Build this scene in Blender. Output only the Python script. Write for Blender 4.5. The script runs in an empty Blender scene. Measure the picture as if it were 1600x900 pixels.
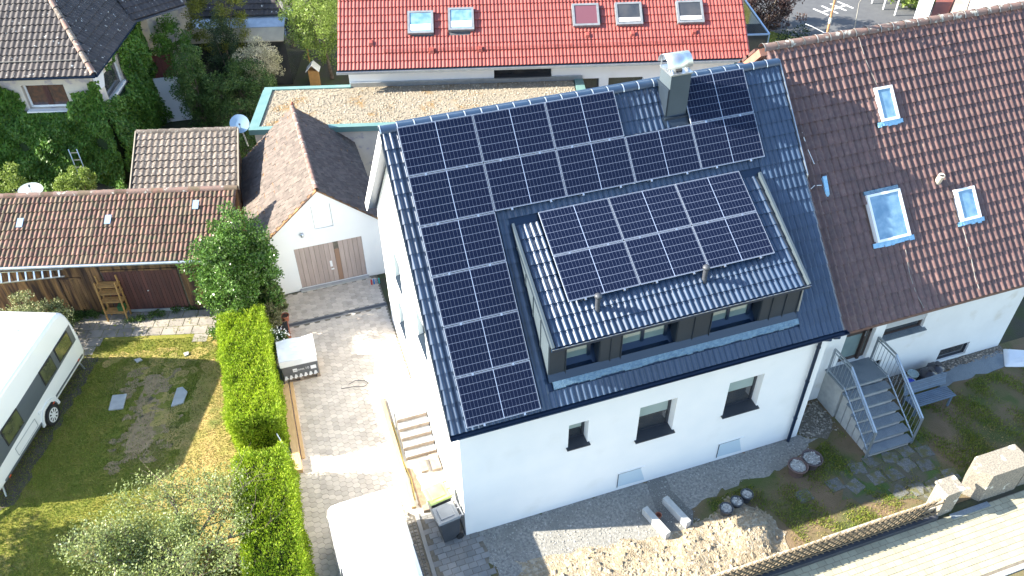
import bpy, bmesh, math, random
import numpy as np
from mathutils import Vector, Matrix
random.seed(7); rng = np.random.default_rng(7)
S = bpy.context.scene; C = S.collection
# ------------------------------------------------------------------ camera, world, sun, exposure
cam_d = bpy.data.cameras.new("camera"); cam = bpy.data.objects.new("camera", cam_d); C.objects.link(cam)
FPX = 1282.256; CAMLOC = Vector((-2.686, -11.968, 18.884))
_w = Vector((0.8590, -0.1360, -0.3130)); CAMROT = Matrix.Rotation(_w.length, 4, _w.normalized())
cam.matrix_world = Matrix.Translation(CAMLOC) @ CAMROT
cam_d.sensor_width = 36; cam_d.lens = FPX / 1600 * 36; cam_d.clip_end = 600; cam_d.clip_start = .1
S.camera = cam
EL = math.radians(29.5); AZ = math.radians(-15.6)         # light travels towards AZ (from +x), sun elevation EL
tr = Vector((math.cos(EL) * math.cos(AZ), math.cos(EL) * math.sin(AZ), -math.sin(EL)))
sd = bpy.data.lights.new("sun", 'SUN'); sd.energy = 5.0; sd.angle = math.radians(.5); sd.color = (1, .93, .80)
so = bpy.data.objects.new("sun", sd); C.objects.link(so); so.rotation_euler = tr.to_track_quat('-Z', 'Y').to_euler()
so.location = (-30, 10, 30)
wd = bpy.data.worlds.new("World"); S.world = wd; wd.use_nodes = True
nt = wd.node_tree; sky = nt.nodes.new('ShaderNodeTexSky'); sky.sky_type = 'NISHITA'; sky.sun_disc = False
sky.sun_elevation = EL; sky.sun_rotation = math.radians(-74.4); sky.air_density = 1.0; sky.dust_density = .5; sky.ozone_density = 1.0
nt.nodes['Background'].inputs[1].default_value = .12
nt.links.new(sky.outputs[0], nt.nodes['Background'].inputs[0])
S.view_settings.view_transform = 'Standard'; S.view_settings.look = 'None'; S.view_settings.exposure = 2.07
S.view_settings.gamma = 1
S.render.engine = 'CYCLES'

# ------------------------------------------------------------------ helpers
WM = {}
AB = -.2757; F0 = Vector((-3.2, 18, 0))                   # the rear plots are turned by AB about F0
BM = Matrix.Translation(F0) @ Matrix.Rotation(AB, 4, 'Z')
I4 = Matrix.Identity(4)
def par(o, p):
    o.parent = p; o.matrix_parent_inverse = WM[p].inverted()
def tag(o, label=None, cat=None, group=None, kind=None):
    if label: o['label'] = label
    if cat: o['category'] = cat
    if group: o['group'] = group
    if kind: o['kind'] = kind
    return o
def empty(name, loc, label, cat, group=None, M=I4, parent=None):
    o = bpy.data.objects.new(name, None); C.objects.link(o); o.empty_display_size = .2
    m = Matrix.Translation(M @ Vector(loc)); o.matrix_basis = m; WM[o] = m
    return tag(o, label, cat, group)
def link(name, me, m, parent=None):
    o = bpy.data.objects.new(name, me); C.objects.link(o); o.matrix_basis = m; WM[o] = m
    if parent: par(o, parent)
    return o
def copy_tree(root, m, label=None, group=None):
    r = root.copy(); C.objects.link(r); r.matrix_basis = m; WM[r] = m
    def rec(a, b):
        for ch in a.children:
            c = ch.copy(); C.objects.link(c); c.parent = b; rec(ch, c)
    rec(root, r)
    if label: r['label'] = label
    if group: r['group'] = group
    return r
class MB:
    def __init__(s, M=I4): s.v = []; s.f = []; s.mi = []; s.M = M; s.cur = 0; s.mats = []; s.sm = []
    def m(s, mt):
        if mt not in s.mats: s.mats.append(mt)
        s.cur = s.mats.index(mt); return s
    def poly(s, pts, sm=False):
        n = len(s.v); s.v += [tuple(p) for p in pts]; s.f.append(tuple(range(n, n + len(pts)))); s.mi.append(s.cur); s.sm.append(sm); return s
    def faces(s, pts, fs, sm=False):
        n = len(s.v); s.v += [tuple(p) for p in pts]
        for f in fs: s.f.append(tuple(n + i for i in f)); s.mi.append(s.cur); s.sm.append(sm)
        return s
    def hexa(s, p):     # 8 points: bottom 4 ccw, top 4 ccw
        return s.faces(p, [(3, 2, 1, 0), (4, 5, 6, 7), (0, 1, 5, 4), (1, 2, 6, 5), (2, 3, 7, 6), (3, 0, 4, 7)])
    def box(s, x0, x1, y0, y1, z0, z1):
        return s.hexa([(x0, y0, z0), (x1, y0, z0), (x1, y1, z0), (x0, y1, z0), (x0, y0, z1), (x1, y0, z1), (x1, y1, z1), (x0, y1, z1)])
    def obox(s, O, X, Y, Z):    # oriented box from corner O with edge vectors
        O, X, Y, Z = map(Vector, (O, X, Y, Z))
        return s.hexa([O, O + X, O + X + Y, O + Y, O + Z, O + X + Z, O + X + Y + Z, O + Y + Z])
    def bar(s, a, b, w, h=None, up=(0, 0, 1)):
        a, b = Vector(a), Vector(b); h = h or w; d = (b - a).normalized(); u = Vector(up)
        if abs(d.dot(u)) > .98: u = Vector((1, 0, 0))
        x = d.cross(u).normalized(); z = x.cross(d)
        return s.obox(a - x * w / 2 - z * h / 2, x * w, b - a, z * h)
    def cyl(s, a, b, r, r2=None, n=10, caps=True, sm=True):
        a, b = Vector(a), Vector(b); r2 = r if r2 is None else r2; d = (b - a).normalized()
        u = Vector((0, 0, 1)) if abs(d.z) < .9 else Vector((1, 0, 0)); x = d.cross(u).normalized(); y = d.cross(x)
        P = []
        for i in range(n):
            t = 2 * math.pi * i / n; e = x * math.cos(t) + y * math.sin(t); P += [a + e * r, b + e * r2]
        s.faces(P, [(2 * i, 2 * i + 1, (2 * i + 3) % (2 * n), (2 * i + 2) % (2 * n)) for i in range(n)], sm)
        if caps:
            s.poly([P[2 * i] for i in range(n)][::-1][::-1]); s.poly([P[2 * i + 1] for i in range(n)][::-1])
        return s
    def tube(s, pts, r, n=6):
        for a, b in zip(pts[:-1], pts[1:]): s.cyl(a, b, r, n=n, caps=False)
        return s
    def lathe(s, c, prof, n=16):
        c = Vector(c); P = []
        for r, z in prof:
            for i in range(n):
                t = 2 * math.pi * i / n; P.append(c + Vector((r * math.cos(t), r * math.sin(t), z)))
        F = []
        for k in range(len(prof) - 1):
            for i in range(n): F.append((k * n + i, k * n + (i + 1) % n, (k + 1) * n + (i + 1) % n, (k + 1) * n + i))
        return s.faces(P, F, True)
    def build(s, name, mt=None, parent=None, label=None, cat=None, group=None, kind=None, bevel=0, origin=None):
        V = [s.M @ Vector(p) for p in s.v]
        if origin is None:
            lo = Vector([min(p[i] for p in V) for i in range(3)]); hi = Vector([max(p[i] for p in V) for i in range(3)])
            c = (lo + hi) / 2; c.z = lo.z
        else: c = s.M @ Vector(origin)
        me = bpy.data.meshes.new(name); me.from_pydata([p - c for p in V], [], s.f)
        for x in (s.mats or [mt]): me.materials.append(x)
        me.polygons.foreach_set('material_index', s.mi); me.polygons.foreach_set('use_smooth', s.sm); me.update()
        o = link(name, me, Matrix.Translation(c), parent)
        if bevel:
            b = o.modifiers.new('bevel', 'BEVEL'); b.width = bevel; b.segments = 2; b.limit_method = 'ANGLE'
        return tag(o, label, cat, group, kind)
def npmesh(name, V, F, mt, rnd=None, smooth=False, uniform=4):
    """V (n,3), F (m,k)"""
    me = bpy.data.meshes.new(name); k = F.shape[1]
    me.vertices.add(len(V)); me.vertices.foreach_set('co', np.asarray(V, np.float32).ravel())
    me.loops.add(F.size); me.loops.foreach_set('vertex_index', F.astype(np.int32).ravel())
    me.polygons.add(len(F)); me.polygons.foreach_set('loop_start', np.arange(0, F.size, k, dtype=np.int32))
    me.polygons.foreach_set('loop_total', np.full(len(F), k, np.int32))
    if rnd is not None:
        a = me.attributes.new('rnd', 'FLOAT', 'FACE'); a.data.foreach_set('value', np.asarray(rnd, np.float32))
    me.polygons.foreach_set('use_smooth', np.asarray(smooth) if hasattr(smooth, '__len__') else np.full(len(F), bool(smooth)))
    me.materials.append(mt); me.update(calc_edges=True); return me
def infr(P, mrg=40):
    d = CAMROT.to_3x3().transposed() @ (Vector(P) - CAMLOC)
    if d.z > -.1: return False
    x = 800 + FPX * d.x / -d.z; y = 450 - FPX * d.y / -d.z
    return -mrg < x < 1600 + mrg and -mrg < y < 900 + mrg
def dist(P): return (Vector(P) - CAMLOC).length

# ------------------------------------------------------------------ materials
def mat(name, c1, c2=None, scale=3., rough=.8, metal=0., spec=.5, c3=None, s3=2., t3=(.55, .65), bump=0., bscale=30., var=0., hue=None, detail=4., trans=0., coat=0., stretch=None, bdist=.02):
    m = bpy.data.materials.new(name); m.use_nodes = True; t = m.node_tree; N = t.nodes; L = t.links; b = N['Principled BSDF']
    b.inputs['Roughness'].default_value = rough; b.inputs['Metallic'].default_value = metal
    b.inputs['Specular IOR Level'].default_value = spec
    if coat: b.inputs['Coat Weight'].default_value = coat; b.inputs['Coat Roughness'].default_value = .08
    g = N.new('ShaderNodeNewGeometry'); pos = g.outputs['Position']
    if stretch:
        mp = N.new('ShaderNodeMapping'); mp.inputs['Scale'].default_value = stretch; L.new(pos, mp.inputs[0]); pos = mp.outputs[0]
    def noise(sc, dt=detail):
        n = N.new('ShaderNodeTexNoise'); n.inputs['Scale'].default_value = sc; n.inputs['Detail'].default_value = dt; L.new(pos, n.inputs['Vector']); return n.outputs[0]
    def mixc(f, a, bb):
        x = N.new('ShaderNodeMix'); x.data_type = 'RGBA'
        if hasattr(f, 'links'): L.new(f, x.inputs[0])
        else: x.inputs[0].default_value = f
        for v, i in ((a, 6), (bb, 7)):
            if hasattr(v, 'links'): L.new(v, x.inputs[i])
            else: x.inputs[i].default_value = (*v, 1)
        return x.outputs[2]
    def ramp(f, a, bb):
        r = N.new('ShaderNodeMapRange'); r.inputs[1].default_value = a; r.inputs[2].default_value = bb; r.clamp = True; L.new(f, r.inputs[0]); return r.outputs[0]
    col = mixc(ramp(noise(scale), .35, .65), c1, c2 or c1)
    if c3: col = mixc(ramp(noise(s3, 6), *t3), col, c3)
    if var:
        oi = N.new('ShaderNodeObjectInfo'); at = N.new('ShaderNodeAttribute'); at.attribute_name = 'rnd'
        ad = N.new('ShaderNodeMath'); ad.operation = 'ADD'; L.new(oi.outputs['Random'], ad.inputs[0]); L.new(at.outputs['Fac'], ad.inputs[1])
        fr = N.new('ShaderNodeMath'); fr.operation = 'FRACT'; L.new(ad.outputs[0], fr.inputs[0])
        mr = N.new('ShaderNodeMapRange'); mr.inputs[3].default_value = 1 - var; mr.inputs[4].default_value = 1 + var; L.new(fr.outputs[0], mr.inputs[0])
        hs = N.new('ShaderNodeHueSaturation'); L.new(mr.outputs[0], hs.inputs['Value']); L.new(col, hs.inputs['Color']); col = hs.outputs[0]
        if hue:
            m2 = N.new('ShaderNodeMath'); m2.operation = 'MULTIPLY'; m2.inputs[1].default_value = 7.31; L.new(fr.outputs[0], m2.inputs[0])
            f2 = N.new('ShaderNodeMath'); f2.operation = 'FRACT'; L.new(m2.outputs[0], f2.inputs[0])
            col = mixc(ramp(f2.outputs[0], hue[1], 1), col, hue[0])
    L.new(col, b.inputs['Base Color'])
    if bump:
        bp = N.new('ShaderNodeBump'); bp.inputs['Strength'].default_value = bump; bp.inputs['Distance'].default_value = bdist
        L.new(noise(bscale, 5), bp.inputs['Height']); L.new(bp.outputs[0], b.inputs['Normal'])
    if trans:
        tl = N.new('ShaderNodeBsdfTranslucent'); L.new(col, tl.inputs[0]); mx = N.new('ShaderNodeMixShader'); mx.inputs[0].default_value = trans
        L.new(b.outputs[0], mx.inputs[1]); L.new(tl.outputs[0], mx.inputs[2]); L.new(mx.outputs[0], N['Material Output'].inputs[0])
    return m
M_render = mat('white_render', (.78, .79, .78), (.82, .82, .8), 1.2, .85, bump=.05, bscale=120, bdist=.004, c3=(.72, .72, .69), s3=.9, t3=(.6, .85))
M_render2 = mat('white_render_soiled', (.74, .74, .72), (.8, .8, .78), 1.2, .85, c3=(.62, .58, .5), s3=1.4, t3=(.6, .8), bump=.06, bscale=90, bdist=.005)
M_ochre = mat('cream_render', (.62, .56, .47), (.5, .45, .4), 1.5, .9, c3=(.4, .36, .38), s3=3, t3=(.55, .62))
M_tdark = mat('anthracite_engobed_tile', (.019, .042, .083), (.025, .050, .096), 6, .40, spec=.70, var=.12, bump=.08, bscale=60, bdist=.003)
M_tnb = mat('brown_concrete_tile', (.125, .068, .058), (.09, .052, .048), 5, .42, spec=.55, c3=(.16, .105, .085), s3=9, t3=(.5, .8), var=.16, bump=.2, bscale=80, bdist=.004)
M_tred = mat('red_clay_tile', (.30, .072, .056), (.25, .062, .05), 3, .42, spec=.5, var=.12, bump=.08, bscale=60, bdist=.003)
M_tgar = mat('old_plain_clay_tile', (.10, .078, .065), (.125, .096, .08), 6, .8, c3=(.08, .07, .055), s3=8, t3=(.55, .7), var=.25, bump=.3, bscale=50)
M_tshed = mat('old_clay_tile', (.135, .068, .050), (.17, .092, .068), 6, .85, c3=(.085, .07, .04), s3=7, t3=(.45, .62), var=.28, hue=((.13, .095, .06), .7), bump=.4, bscale=60)
M_tshed2 = mat('lichened_concrete_tile', (.15, .12, .098), (.105, .085, .07), 9, .9, c3=(.28, .26, .22), s3=16, t3=(.55, .66), var=.2, bump=.4, bscale=60)
M_tlh = mat('dark_lichened_tile', (.045, .038, .038), (.06, .05, .046), 5, .75, c3=(.5, .5, .46), s3=7, t3=(.66, .70), var=.2, bump=.3, bscale=60)
M_metal = mat('brushed_aluminium', (.62, .65, .68), (.55, .58, .62), 8, .3, metal=.85)
M_frame = mat('anodised_frame', (.72, .75, .8), rough=.35, metal=.6)
M_zinc = mat('zinc_sheet', (.42, .46, .49), (.34, .38, .42), 5, .38, metal=.7, bump=.1, bscale=20)
M_lead = mat('crinkled_lead_apron', (.16, .25, .32), (.10, .17, .24), 10, .4, metal=.4, bump=.8, bscale=25, bdist=.03)
M_bluelead = mat('blue_grey_lead_apron', (.20, .42, .62), (.3, .52, .7), 10, .45, metal=.2, bump=.8, bscale=25, bdist=.03)
M_anth = mat('anthracite_sheet_metal', (.022, .034, .050), (.028, .042, .060), 1.5, .42, metal=.25, spec=.5)
M_anthl = mat('chimney_cladding', (.065, .088, .105), (.075, .10, .12), 1.5, .5, metal=.2)
M_gut = mat('dark_blue_grey_gutter', (.012, .028, .06), rough=.3, metal=.3)
M_winf = mat('anthracite_window_frame', (.035, .04, .05), rough=.4)
M_glass = mat('window_glass_with_blind', (.20, .27, .26), (.15, .21, .21), 1.5, .06, spec=.9, coat=.6)
M_blind = mat('cream_blind', (.6, .56, .42), rough=.7)
M_rollo = mat('pale_teal_roller_screen', (.34, .42, .40), (.28, .36, .34), 1, .5)
M_dglass = mat('dark_window_glass', (.03, .035, .04), (.06, .06, .06), 2, .05, spec=1, coat=.5)
M_skyg = mat('skylight_glass', (.10, .22, .33), (.2, .34, .45), 4, .07, spec=1, coat=.8)
M_skyf = mat('skylight_frame_white', (.78, .8, .8), rough=.4)
M_skyfg = mat('skylight_frame_grey', (.28, .3, .31), (.22, .24, .25), 6, .4, metal=.3)
M_white = mat('white_lacquer', (.80, .81, .80), (.78, .79, .79), .8, .25, spec=.5, coat=.4)
M_black = mat('black_rubber', (.02, .02, .022), rough=.7)
M_dplas = mat('dark_grey_plastic', (.05, .055, .065), (.06, .066, .078), 3, .5)
M_gplas = mat('grey_plastic', (.16, .17, .18), (.2, .21, .22), 3, .45)
M_green = mat('yellow_green_bin_lid', (.34, .42, .10), (.42, .5, .18), 3, .45)
M_conc = mat('pale_concrete', (.42, .42, .40), (.34, .34, .33), 5, .9, bump=.2, bscale=60)
M_gran = mat('speckled_granite', (.22, .25, .27), (.13, .155, .175), 60, .65, c3=(.13, .16, .19), s3=3, t3=(.5, .7))
M_pillar = mat('lichened_pebble_concrete', (.32, .28, .22), (.17, .155, .13), 26, .95, c3=(.62, .6, .52), s3=3.2, t3=(.62, .68), bump=.7, bscale=45, bdist=.02)
M_pav = mat('grey_brown_concrete_block', (.54, .47, .39), (.47, .405, .335), 3, .9, c3=(.38, .325, .27), s3=1.3, t3=(.58, .8), var=.14, bump=.15, bscale=80, bdist=.004)
M_joint = mat('sandy_joint', (.19, .165, .13), (.13, .115, .09), 8, 1, bump=.3)
M_slab = mat('grey_concrete_block', (.20, .20, .195), (.26, .25, .235), 2, .9, var=.2, bump=.15, bscale=80, bdist=.004)
M_street = mat('pale_yellow_block', (.36, .34, .24), (.32, .30, .21), 2, .9, var=.10, bump=.15, bscale=80, bdist=.004)
M_patio = mat('weathered_patio_slab', (.30, .27, .23), (.22, .2, .175), 3, .95, c3=(.25, .27, .06), s3=5, t3=(.66, .72), var=.15, bump=.2, bscale=60)
M_cob = mat('granite_cobble', (.2, .185, .16), (.14, .13, .12), 8, .9, var=.3)
M_grass = mat('lawn_soil', (.15, .165, .020), (.21, .19, .03), 2.2, 1, c3=(.22, .18, .06), s3=.55, t3=(.5, .62), bump=.6, bscale=30)
M_dry = mat('dry_grass', (.40, .28, .10), (.28, .24, .06), 2.0, 1, c3=(.13, .15, .03), s3=1.1, t3=(.55, .7), bump=.6, bscale=30)
M_soil = mat('bare_soil', (.34, .245, .13), (.26, .18, .095), 5, 1, c3=(.10, .08, .05), s3=3, t3=(.6, .68), bump=.6, bscale=25)
M_earth = mat('dark_garden_earth', (.055, .05, .035), (.05, .06, .022), 1.5, 1, bump=.6, bscale=20)  # dark soil colour of the whole ground sheet
M_gravel = mat('grey_fine_gravel', (.17, .168, .155), (.32, .305, .27), 14, .95, c3=(.20, .195, .175), s3=1.2, t3=(.5, .7), bump=.7, bscale=70, bdist=.02)
M_trench = mat('dark_gravel', (.12, .12, .11), (.2, .195, .18), 40, .95, bump=.7, bscale=70)  # darker, with finer speckle than the gravel strip
M_rubble = mat('pale_excavated_rubble', (.33, .265, .175), (.24, .19, .125), 5, 1, c3=(.38, .33, .25), s3=9, t3=(.5, .6), bump=.9, bscale=22, bdist=.05)
M_stone = mat('pale_rubble_stone', (.34, .285, .20), (.24, .19, .13), 9, .95, var=.35, bump=.3, bscale=40)
M_peb = mat('grey_pebble', (.34, .33, .30), (.22, .21, .19), 9, .9, var=.45)
M_roofgrav = mat('roof_gravel', (.36, .31, .23), (.20, .17, .125), 26, .95, c3=(.25, .16, .065), s3=1.1, t3=(.56, .68), bump=1., bscale=45, bdist=.04, detail=6)
M_patina = mat('green_copper_capping', (.13, .25, .24), (.17, .29, .27), 2, .5, metal=.2)
M_asph = mat('asphalt', (.085, .088, .092), (.07, .072, .078), 2, .9, bump=.2, bscale=80, bdist=.004)
M_line = mat('white_road_paint', (.75, .75, .72), rough=.7)
M_wood = mat('fresh_timber', (.56, .38, .19), (.48, .31, .15), 4, .7, stretch=(6, 1, 6))
M_rackw = mat('honey_wood', (.45, .25, .08), (.36, .2, .07), 8, .7)
M_pallet = mat('pallet_wood', (.22, .17, .13), (.3, .24, .18), 8, .85)
M_plank = mat('weathered_brown_plank', (.30, .165, .065), (.12, .06, .03), 1.1, .9, c3=(.055, .03, .022), s3=.9, t3=(.46, .62), var=.3, bump=.3, bscale=12, stretch=(7, 7, .7))
M_rplank = mat('red_brown_plank', (.115, .042, .032), (.075, .032, .028), 2, .8, var=.2, bump=.3, bscale=12, stretch=(7, 7, .7))
M_gdoor = mat('pink_brown_door_board', (.42, .34, .30), (.36, .29, .255), 2, .8, var=.07, stretch=(7, 7, .7))
M_gdoor2 = mat('bare_door_board', (.29, .18, .12), rough=.8)
M_fence = mat('silvered_larch_lattice', (.10, .078, .05), (.15, .12, .08), 12, .9, var=.2)
M_fencer = mat('red_stained_board', (.16, .045, .03), (.12, .035, .025), 3, .8, var=.15)
M_terra = mat('terracotta', (.42, .16, .09), (.34, .12, .07), 4, .8)
M_blue = mat('blue_plastic', (.03, .08, .6), rough=.4)
M_dishb = mat('dish_enamel', (.30, .43, .54), rough=.35)
M_foil = mat('white_foil', (.75, .76, .78), (.68, .69, .71), 3, .3, spec=.6)
M_bfoil = mat('grey_printed_foil', (.09, .095, .105), (.12, .125, .135), 4, .3)
M_bark = mat('bark', (.10, .075, .05), (.16, .13, .10), 9, .95, bump=.5)
M_awn = mat('beige_awning', (.42, .37, .28), (.36, .32, .25), 3, .8)
M_rust = mat('rusty_mast', (.28, .12, .05), (.36, .2, .1), 8, .8)
M_ridgenb = mat('mossy_ridge_tile', (.20, .12, .095), (.14, .1, .085), 6, .8, c3=(.42, .4, .34), s3=6, t3=(.58, .64), bump=.4, bscale=30)
M_beam = mat('white_beam', (.72, .72, .7), rough=.6)
def leafm(n, a, b, tr=.25, hue=None, rough=.5): return mat(n, a, b, 1.2, rough, spec=.35, var=.38, hue=hue, trans=tr)
L_hedge = leafm('thuja_leaf', (.27, .38, .015), (.19, .30, .015), .35, ((.38, .45, .04), .6), .65)
L_laurel = leafm('glossy_laurel_leaf', (.07, .15, .025), (.10, .19, .035), .2, ((.18, .26, .09), .75), .25)
L_apple = leafm('grey_green_leaf', (.27, .31, .11), (.19, .24, .07), .3, ((.30, .35, .2), .7), .45)
L_ivy = leafm('ivy_leaf', (.065, .15, .02), (.10, .21, .028), .25, ((.17, .27, .04), .7))
L_dark = leafm('dark_conifer_leaf', (.022, .042, .016), (.035, .06, .02), .1, None, .7)
L_mid = leafm('mid_green_leaf', (.06, .115, .028), (.09, .15, .034), .25)
L_lime = leafm('lime_leaf', (.20, .28, .05), (.15, .22, .04), .35, ((.32, .4, .12), .6))
L_var = leafm('variegated_leaf', (.13, .17, .07), (.2, .22, .09), .25, ((.42, .42, .22), .55))
L_cream = leafm('cream_blossom', (.55, .5, .36), (.42, .4, .24), .3)
L_gold = leafm('golden_conifer_leaf', (.12, .14, .02), (.2, .21, .03), .15, None, .7)
L_purp = leafm('purple_leaf', (.055, .028, .03), (.08, .05, .04), .2)
L_grass = leafm('grass_blade', (.13, .19, .02), (.19, .23, .03), .3, ((.34, .30, .08), .65), .7)
L_dgrass = leafm('dry_grass_blade', (.42, .32, .13), (.30, .26, .08), .3, ((.16, .2, .04), .7), .8)
def panel_mat(name, base):
    m = bpy.data.materials.new(name); m.use_nodes = True; t = m.node_tree; N = t.nodes; L = t.links; b = N['Principled BSDF']
    tc = N.new('ShaderNodeTexCoord'); sp = N.new('ShaderNodeSeparateXYZ'); L.new(tc.outputs['Object'], sp.inputs[0])
    def mth(op, a, bb=None):
        x = N.new('ShaderNodeMath'); x.operation = op
        for i, v in enumerate((a, bb)):
            if v is None: continue
            if hasattr(v, 'links'): L.new(v, x.inputs[i])
            else: x.inputs[i].default_value = v
        return x.outputs[0]
    def lines(c, pitch, half):          # 1 where a line runs
        f = mth('FRACT', mth('DIVIDE', c, pitch)); d = mth('MINIMUM', f, mth('SUBTRACT', 1, f))
        return mth('LESS_THAN', mth('MULTIPLY', d, pitch), half)
    X, Y = sp.outputs[0], sp.outputs[1]
    lx = lines(mth('ADD', X, -.0275), .085, .0030); ly = lines(mth('ADD', Y, -.0225), .1817, .0042)
    mid = mth('LESS_THAN', mth('ABSOLUTE', mth('SUBTRACT', X, .8775)), .0085)
    bb = lines(mth('ADD', Y, -.0225), .1817 / 9, .0006)
    def mixc(f, a, c):
        x = N.new('ShaderNodeMix'); x.data_type = 'RGBA'; L.new(f, x.inputs[0])
        for v, i in ((a, 6), (c, 7)):
            if hasattr(v, 'links'): L.new(v, x.inputs[i])
            else: x.inputs[i].default_value = (*v, 1)
        return x.outputs[2]
    col = mixc(bb, base, (.010, .014, .032)); col = mixc(lx, col, (.09, .11, .165)); col = mixc(ly, col, (.16, .19, .26)); col = mixc(mid, col, (.30, .36, .48))
    L.new(col, b.inputs['Base Color']); b.inputs['Roughness'].default_value = .10; b.inputs['Specular IOR Level'].default_value = .13
    return m
M_pframe = mat('panel_frame', (.42, .47, .55), rough=.4, metal=.5)
M_prail = mat('panel_rail', (.10, .11, .13), rough=.5, metal=.5)
M_pv = panel_mat('solar_cells', (.006, .010, .028))

# ------------------------------------------------------------------ surface pieces
def tile_mesh(name, w, c, waves, amp, mt, seg=6, thick=.022, lift=.03, powr=1.2, phase=0.):
    n = waves * seg; xs = np.linspace(0, w + .004, n + 1); t = xs / w * waves + phase
    z = amp * (0.5 + 0.5 * np.cos(2 * np.pi * (t - .5))) ** powr
    V = []; 
    for y, zz in ((0, lift), (c + .03, -.004)):
        V += [(x, y, a + zz) for x, a in zip(xs, z)]
    V += [(x, 0, a + lift) for x, a in zip(xs, z)]; V += [(x, .004, a + lift - thick - .008) for x, a in zip(xs, z)]
    k = n + 1; F = [(i, i + 1, k + i + 1, k + i) for i in range(n)] + [(3 * k + i, 3 * k + i + 1, 2 * k + i + 1, 2 * k + i) for i in range(n)]
    me = npmesh(name, np.array(V), np.array(F), mt, None, [True] * n + [False] * n); return me, np.array(V), np.array(F), np.array([True] * n + [False] * n)
def flat_tile(name, w, c, mt, thick=.016, lift=.02):
    V = [(.003, 0, lift), (w - .003, 0, lift), (w - .003, c + .02, .0), (.003, c + .02, .0), (.003, 0, lift - thick), (w - .003, 0, lift - thick), (w - .003, c, -.012), (.003, c, -.012)]
    F = [(0, 1, 2, 3), (4, 5, 1, 0), (5, 6, 2, 1), (7, 4, 0, 3)]
    return npmesh(name, np.array(V), np.array(F), mt, None), np.array(V), np.array(F), np.array([False] * 4)
def tile_roof(parent, O, X, Y, ncol, nrow, w, c, tm, mt, budget, name='roof_tile', keep=None, hidden=None, jit=.004, stag=0.):
    O, X, Y = Vector(O), Vector(X).normalized(), Vector(Y).normalized(); N = X.cross(Y)
    me, V, F, SM = tm; items = []
    for r in range(nrow):
        for k in range(ncol):
            u = k * w + (stag * w if r % 2 else 0); v = r * c
            if keep and not keep(u + w / 2, v + c / 2): continue
            P = O + X * u + Y * v; Pm = P + X * w / 2 + Y * c / 2
            vis = infr(Pm, 10) and not (hidden and hidden(u + w / 2, v + c / 2))
            items.append((0 if vis else 1, dist(Pm), P))
    items.sort(key=lambda q: (q[0], q[1]))
    nb = min(budget, sum(1 for q in items if q[0] == 0))
    R3 = Matrix((X, Y, N)).transposed()
    for q in items[:nb]:
        a, b2 = random.uniform(-jit, jit), random.uniform(-jit, jit)
        m = Matrix.Translation(q[2] + N * random.uniform(0, jit)) @ (R3 @ Matrix.Rotation(a * 2, 3, 'Z') @ Matrix.Rotation(b2 * 4, 3, 'Y')).to_4x4()
        link(name, me, m, parent)
    rest = items[nb:]
    if rest:
        P = np.array([q[2][:] for q in rest]); A = np.array(R3); VV = V @ A.T
        VV = (P[:, None, :] + VV[None]).reshape(-1, 3); nn = len(rest)
        VV += np.repeat(rng.normal(0, jit * .5, (nn, 1)) * np.array(N)[None], len(V), 0)
        FF = (F[None] + (np.arange(nn) * len(V))[:, None, None]).reshape(-1, 4)
        o = link(name, npmesh(name + '_field', VV, FF, mt, np.repeat(rng.random(nn), len(F)), np.tile(SM, nn)), I4, parent)
        o['kind'] = 'stuff'
    return nb
def prism(mb, pts, d):      # extrude polygon pts by vector d
    pts = [Vector(p) for p in pts]; d = Vector(d); n = len(pts)
    mb.poly(pts); mb.poly([p + d for p in pts][::-1])
    for i in range(n): mb.poly([pts[i], pts[i] + d, pts[(i + 1) % n] + d, pts[(i + 1) % n]])
    return mb
def wall(mb, O, U, V, outline, holes, depth, inw):
    """planar wall with rectangular holes (u0,u1,v0,v1) and reveals of given depth along inw"""
    O, U, V, inw = map(Vector, (O, U, V, inw))
    bm = bmesh.new(); E = []
    def loop(pts):
        vs = [bm.verts.new((a, b, 0)) for a, b in pts]
        for i in range(len(vs)): E.append(bm.edges.new((vs[i], vs[(i + 1) % len(vs)])))
    loop(outline)
    for h in holes: loop([(h[0], h[2]), (h[1], h[2]), (h[1], h[3]), (h[0], h[3])])
    bmesh.ops.triangle_fill(bm, edges=E, use_beauty=True, use_dissolve=False, normal=(0, 0, 1))
    for f in bm.faces: mb.poly([O + U * v.co.x + V * v.co.y for v in f.verts])
    bm.free()
    for h in holes:
        q = [(h[0], h[2]), (h[1], h[2]), (h[1], h[3]), (h[0], h[3])]
        for i in range(4):
            a = O + U * q[i][0] + V * q[i][1]; b = O + U * q[(i + 1) % 4][0] + V * q[(i + 1) % 4][1]
            mb.poly([a, b, b + inw * depth, a + inw * depth])
    return mb
def sheet(name, pts, z, mt, jit=.04, seg=.25, M=I4, label=None, kind='structure', cat=None, parent=None):
    P = []
    for i in range(len(pts)):
        a, b = Vector((*pts[i], 0)), Vector((*pts[(i + 1) % len(pts)], 0)); n = max(1, int((b - a).length / seg))
        for k in range(n):
            q = a.lerp(b, k / n)
            if jit: q = q + Vector((random.gauss(0, jit), random.gauss(0, jit), 0))
            P.append(q)
    bm = bmesh.new(); vs = [bm.verts.new(M @ Vector((p.x, p.y, z))) for p in P]
    E = [bm.edges.new((vs[i], vs[(i + 1) % len(vs)])) for i in range(len(vs))]
    bmesh.ops.triangle_fill(bm, edges=E, use_beauty=True, normal=(0, 0, 1))
    bm.normal_update()
    for f in bm.faces:
        if f.normal.z < 0: f.normal_flip()
    me = bpy.data.meshes.new(name); bm.to_mesh(me); bm.free(); me.materials.append(mt)
    o = link(name, me, I4, parent); tag(o, label, cat, None, kind); return o
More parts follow.
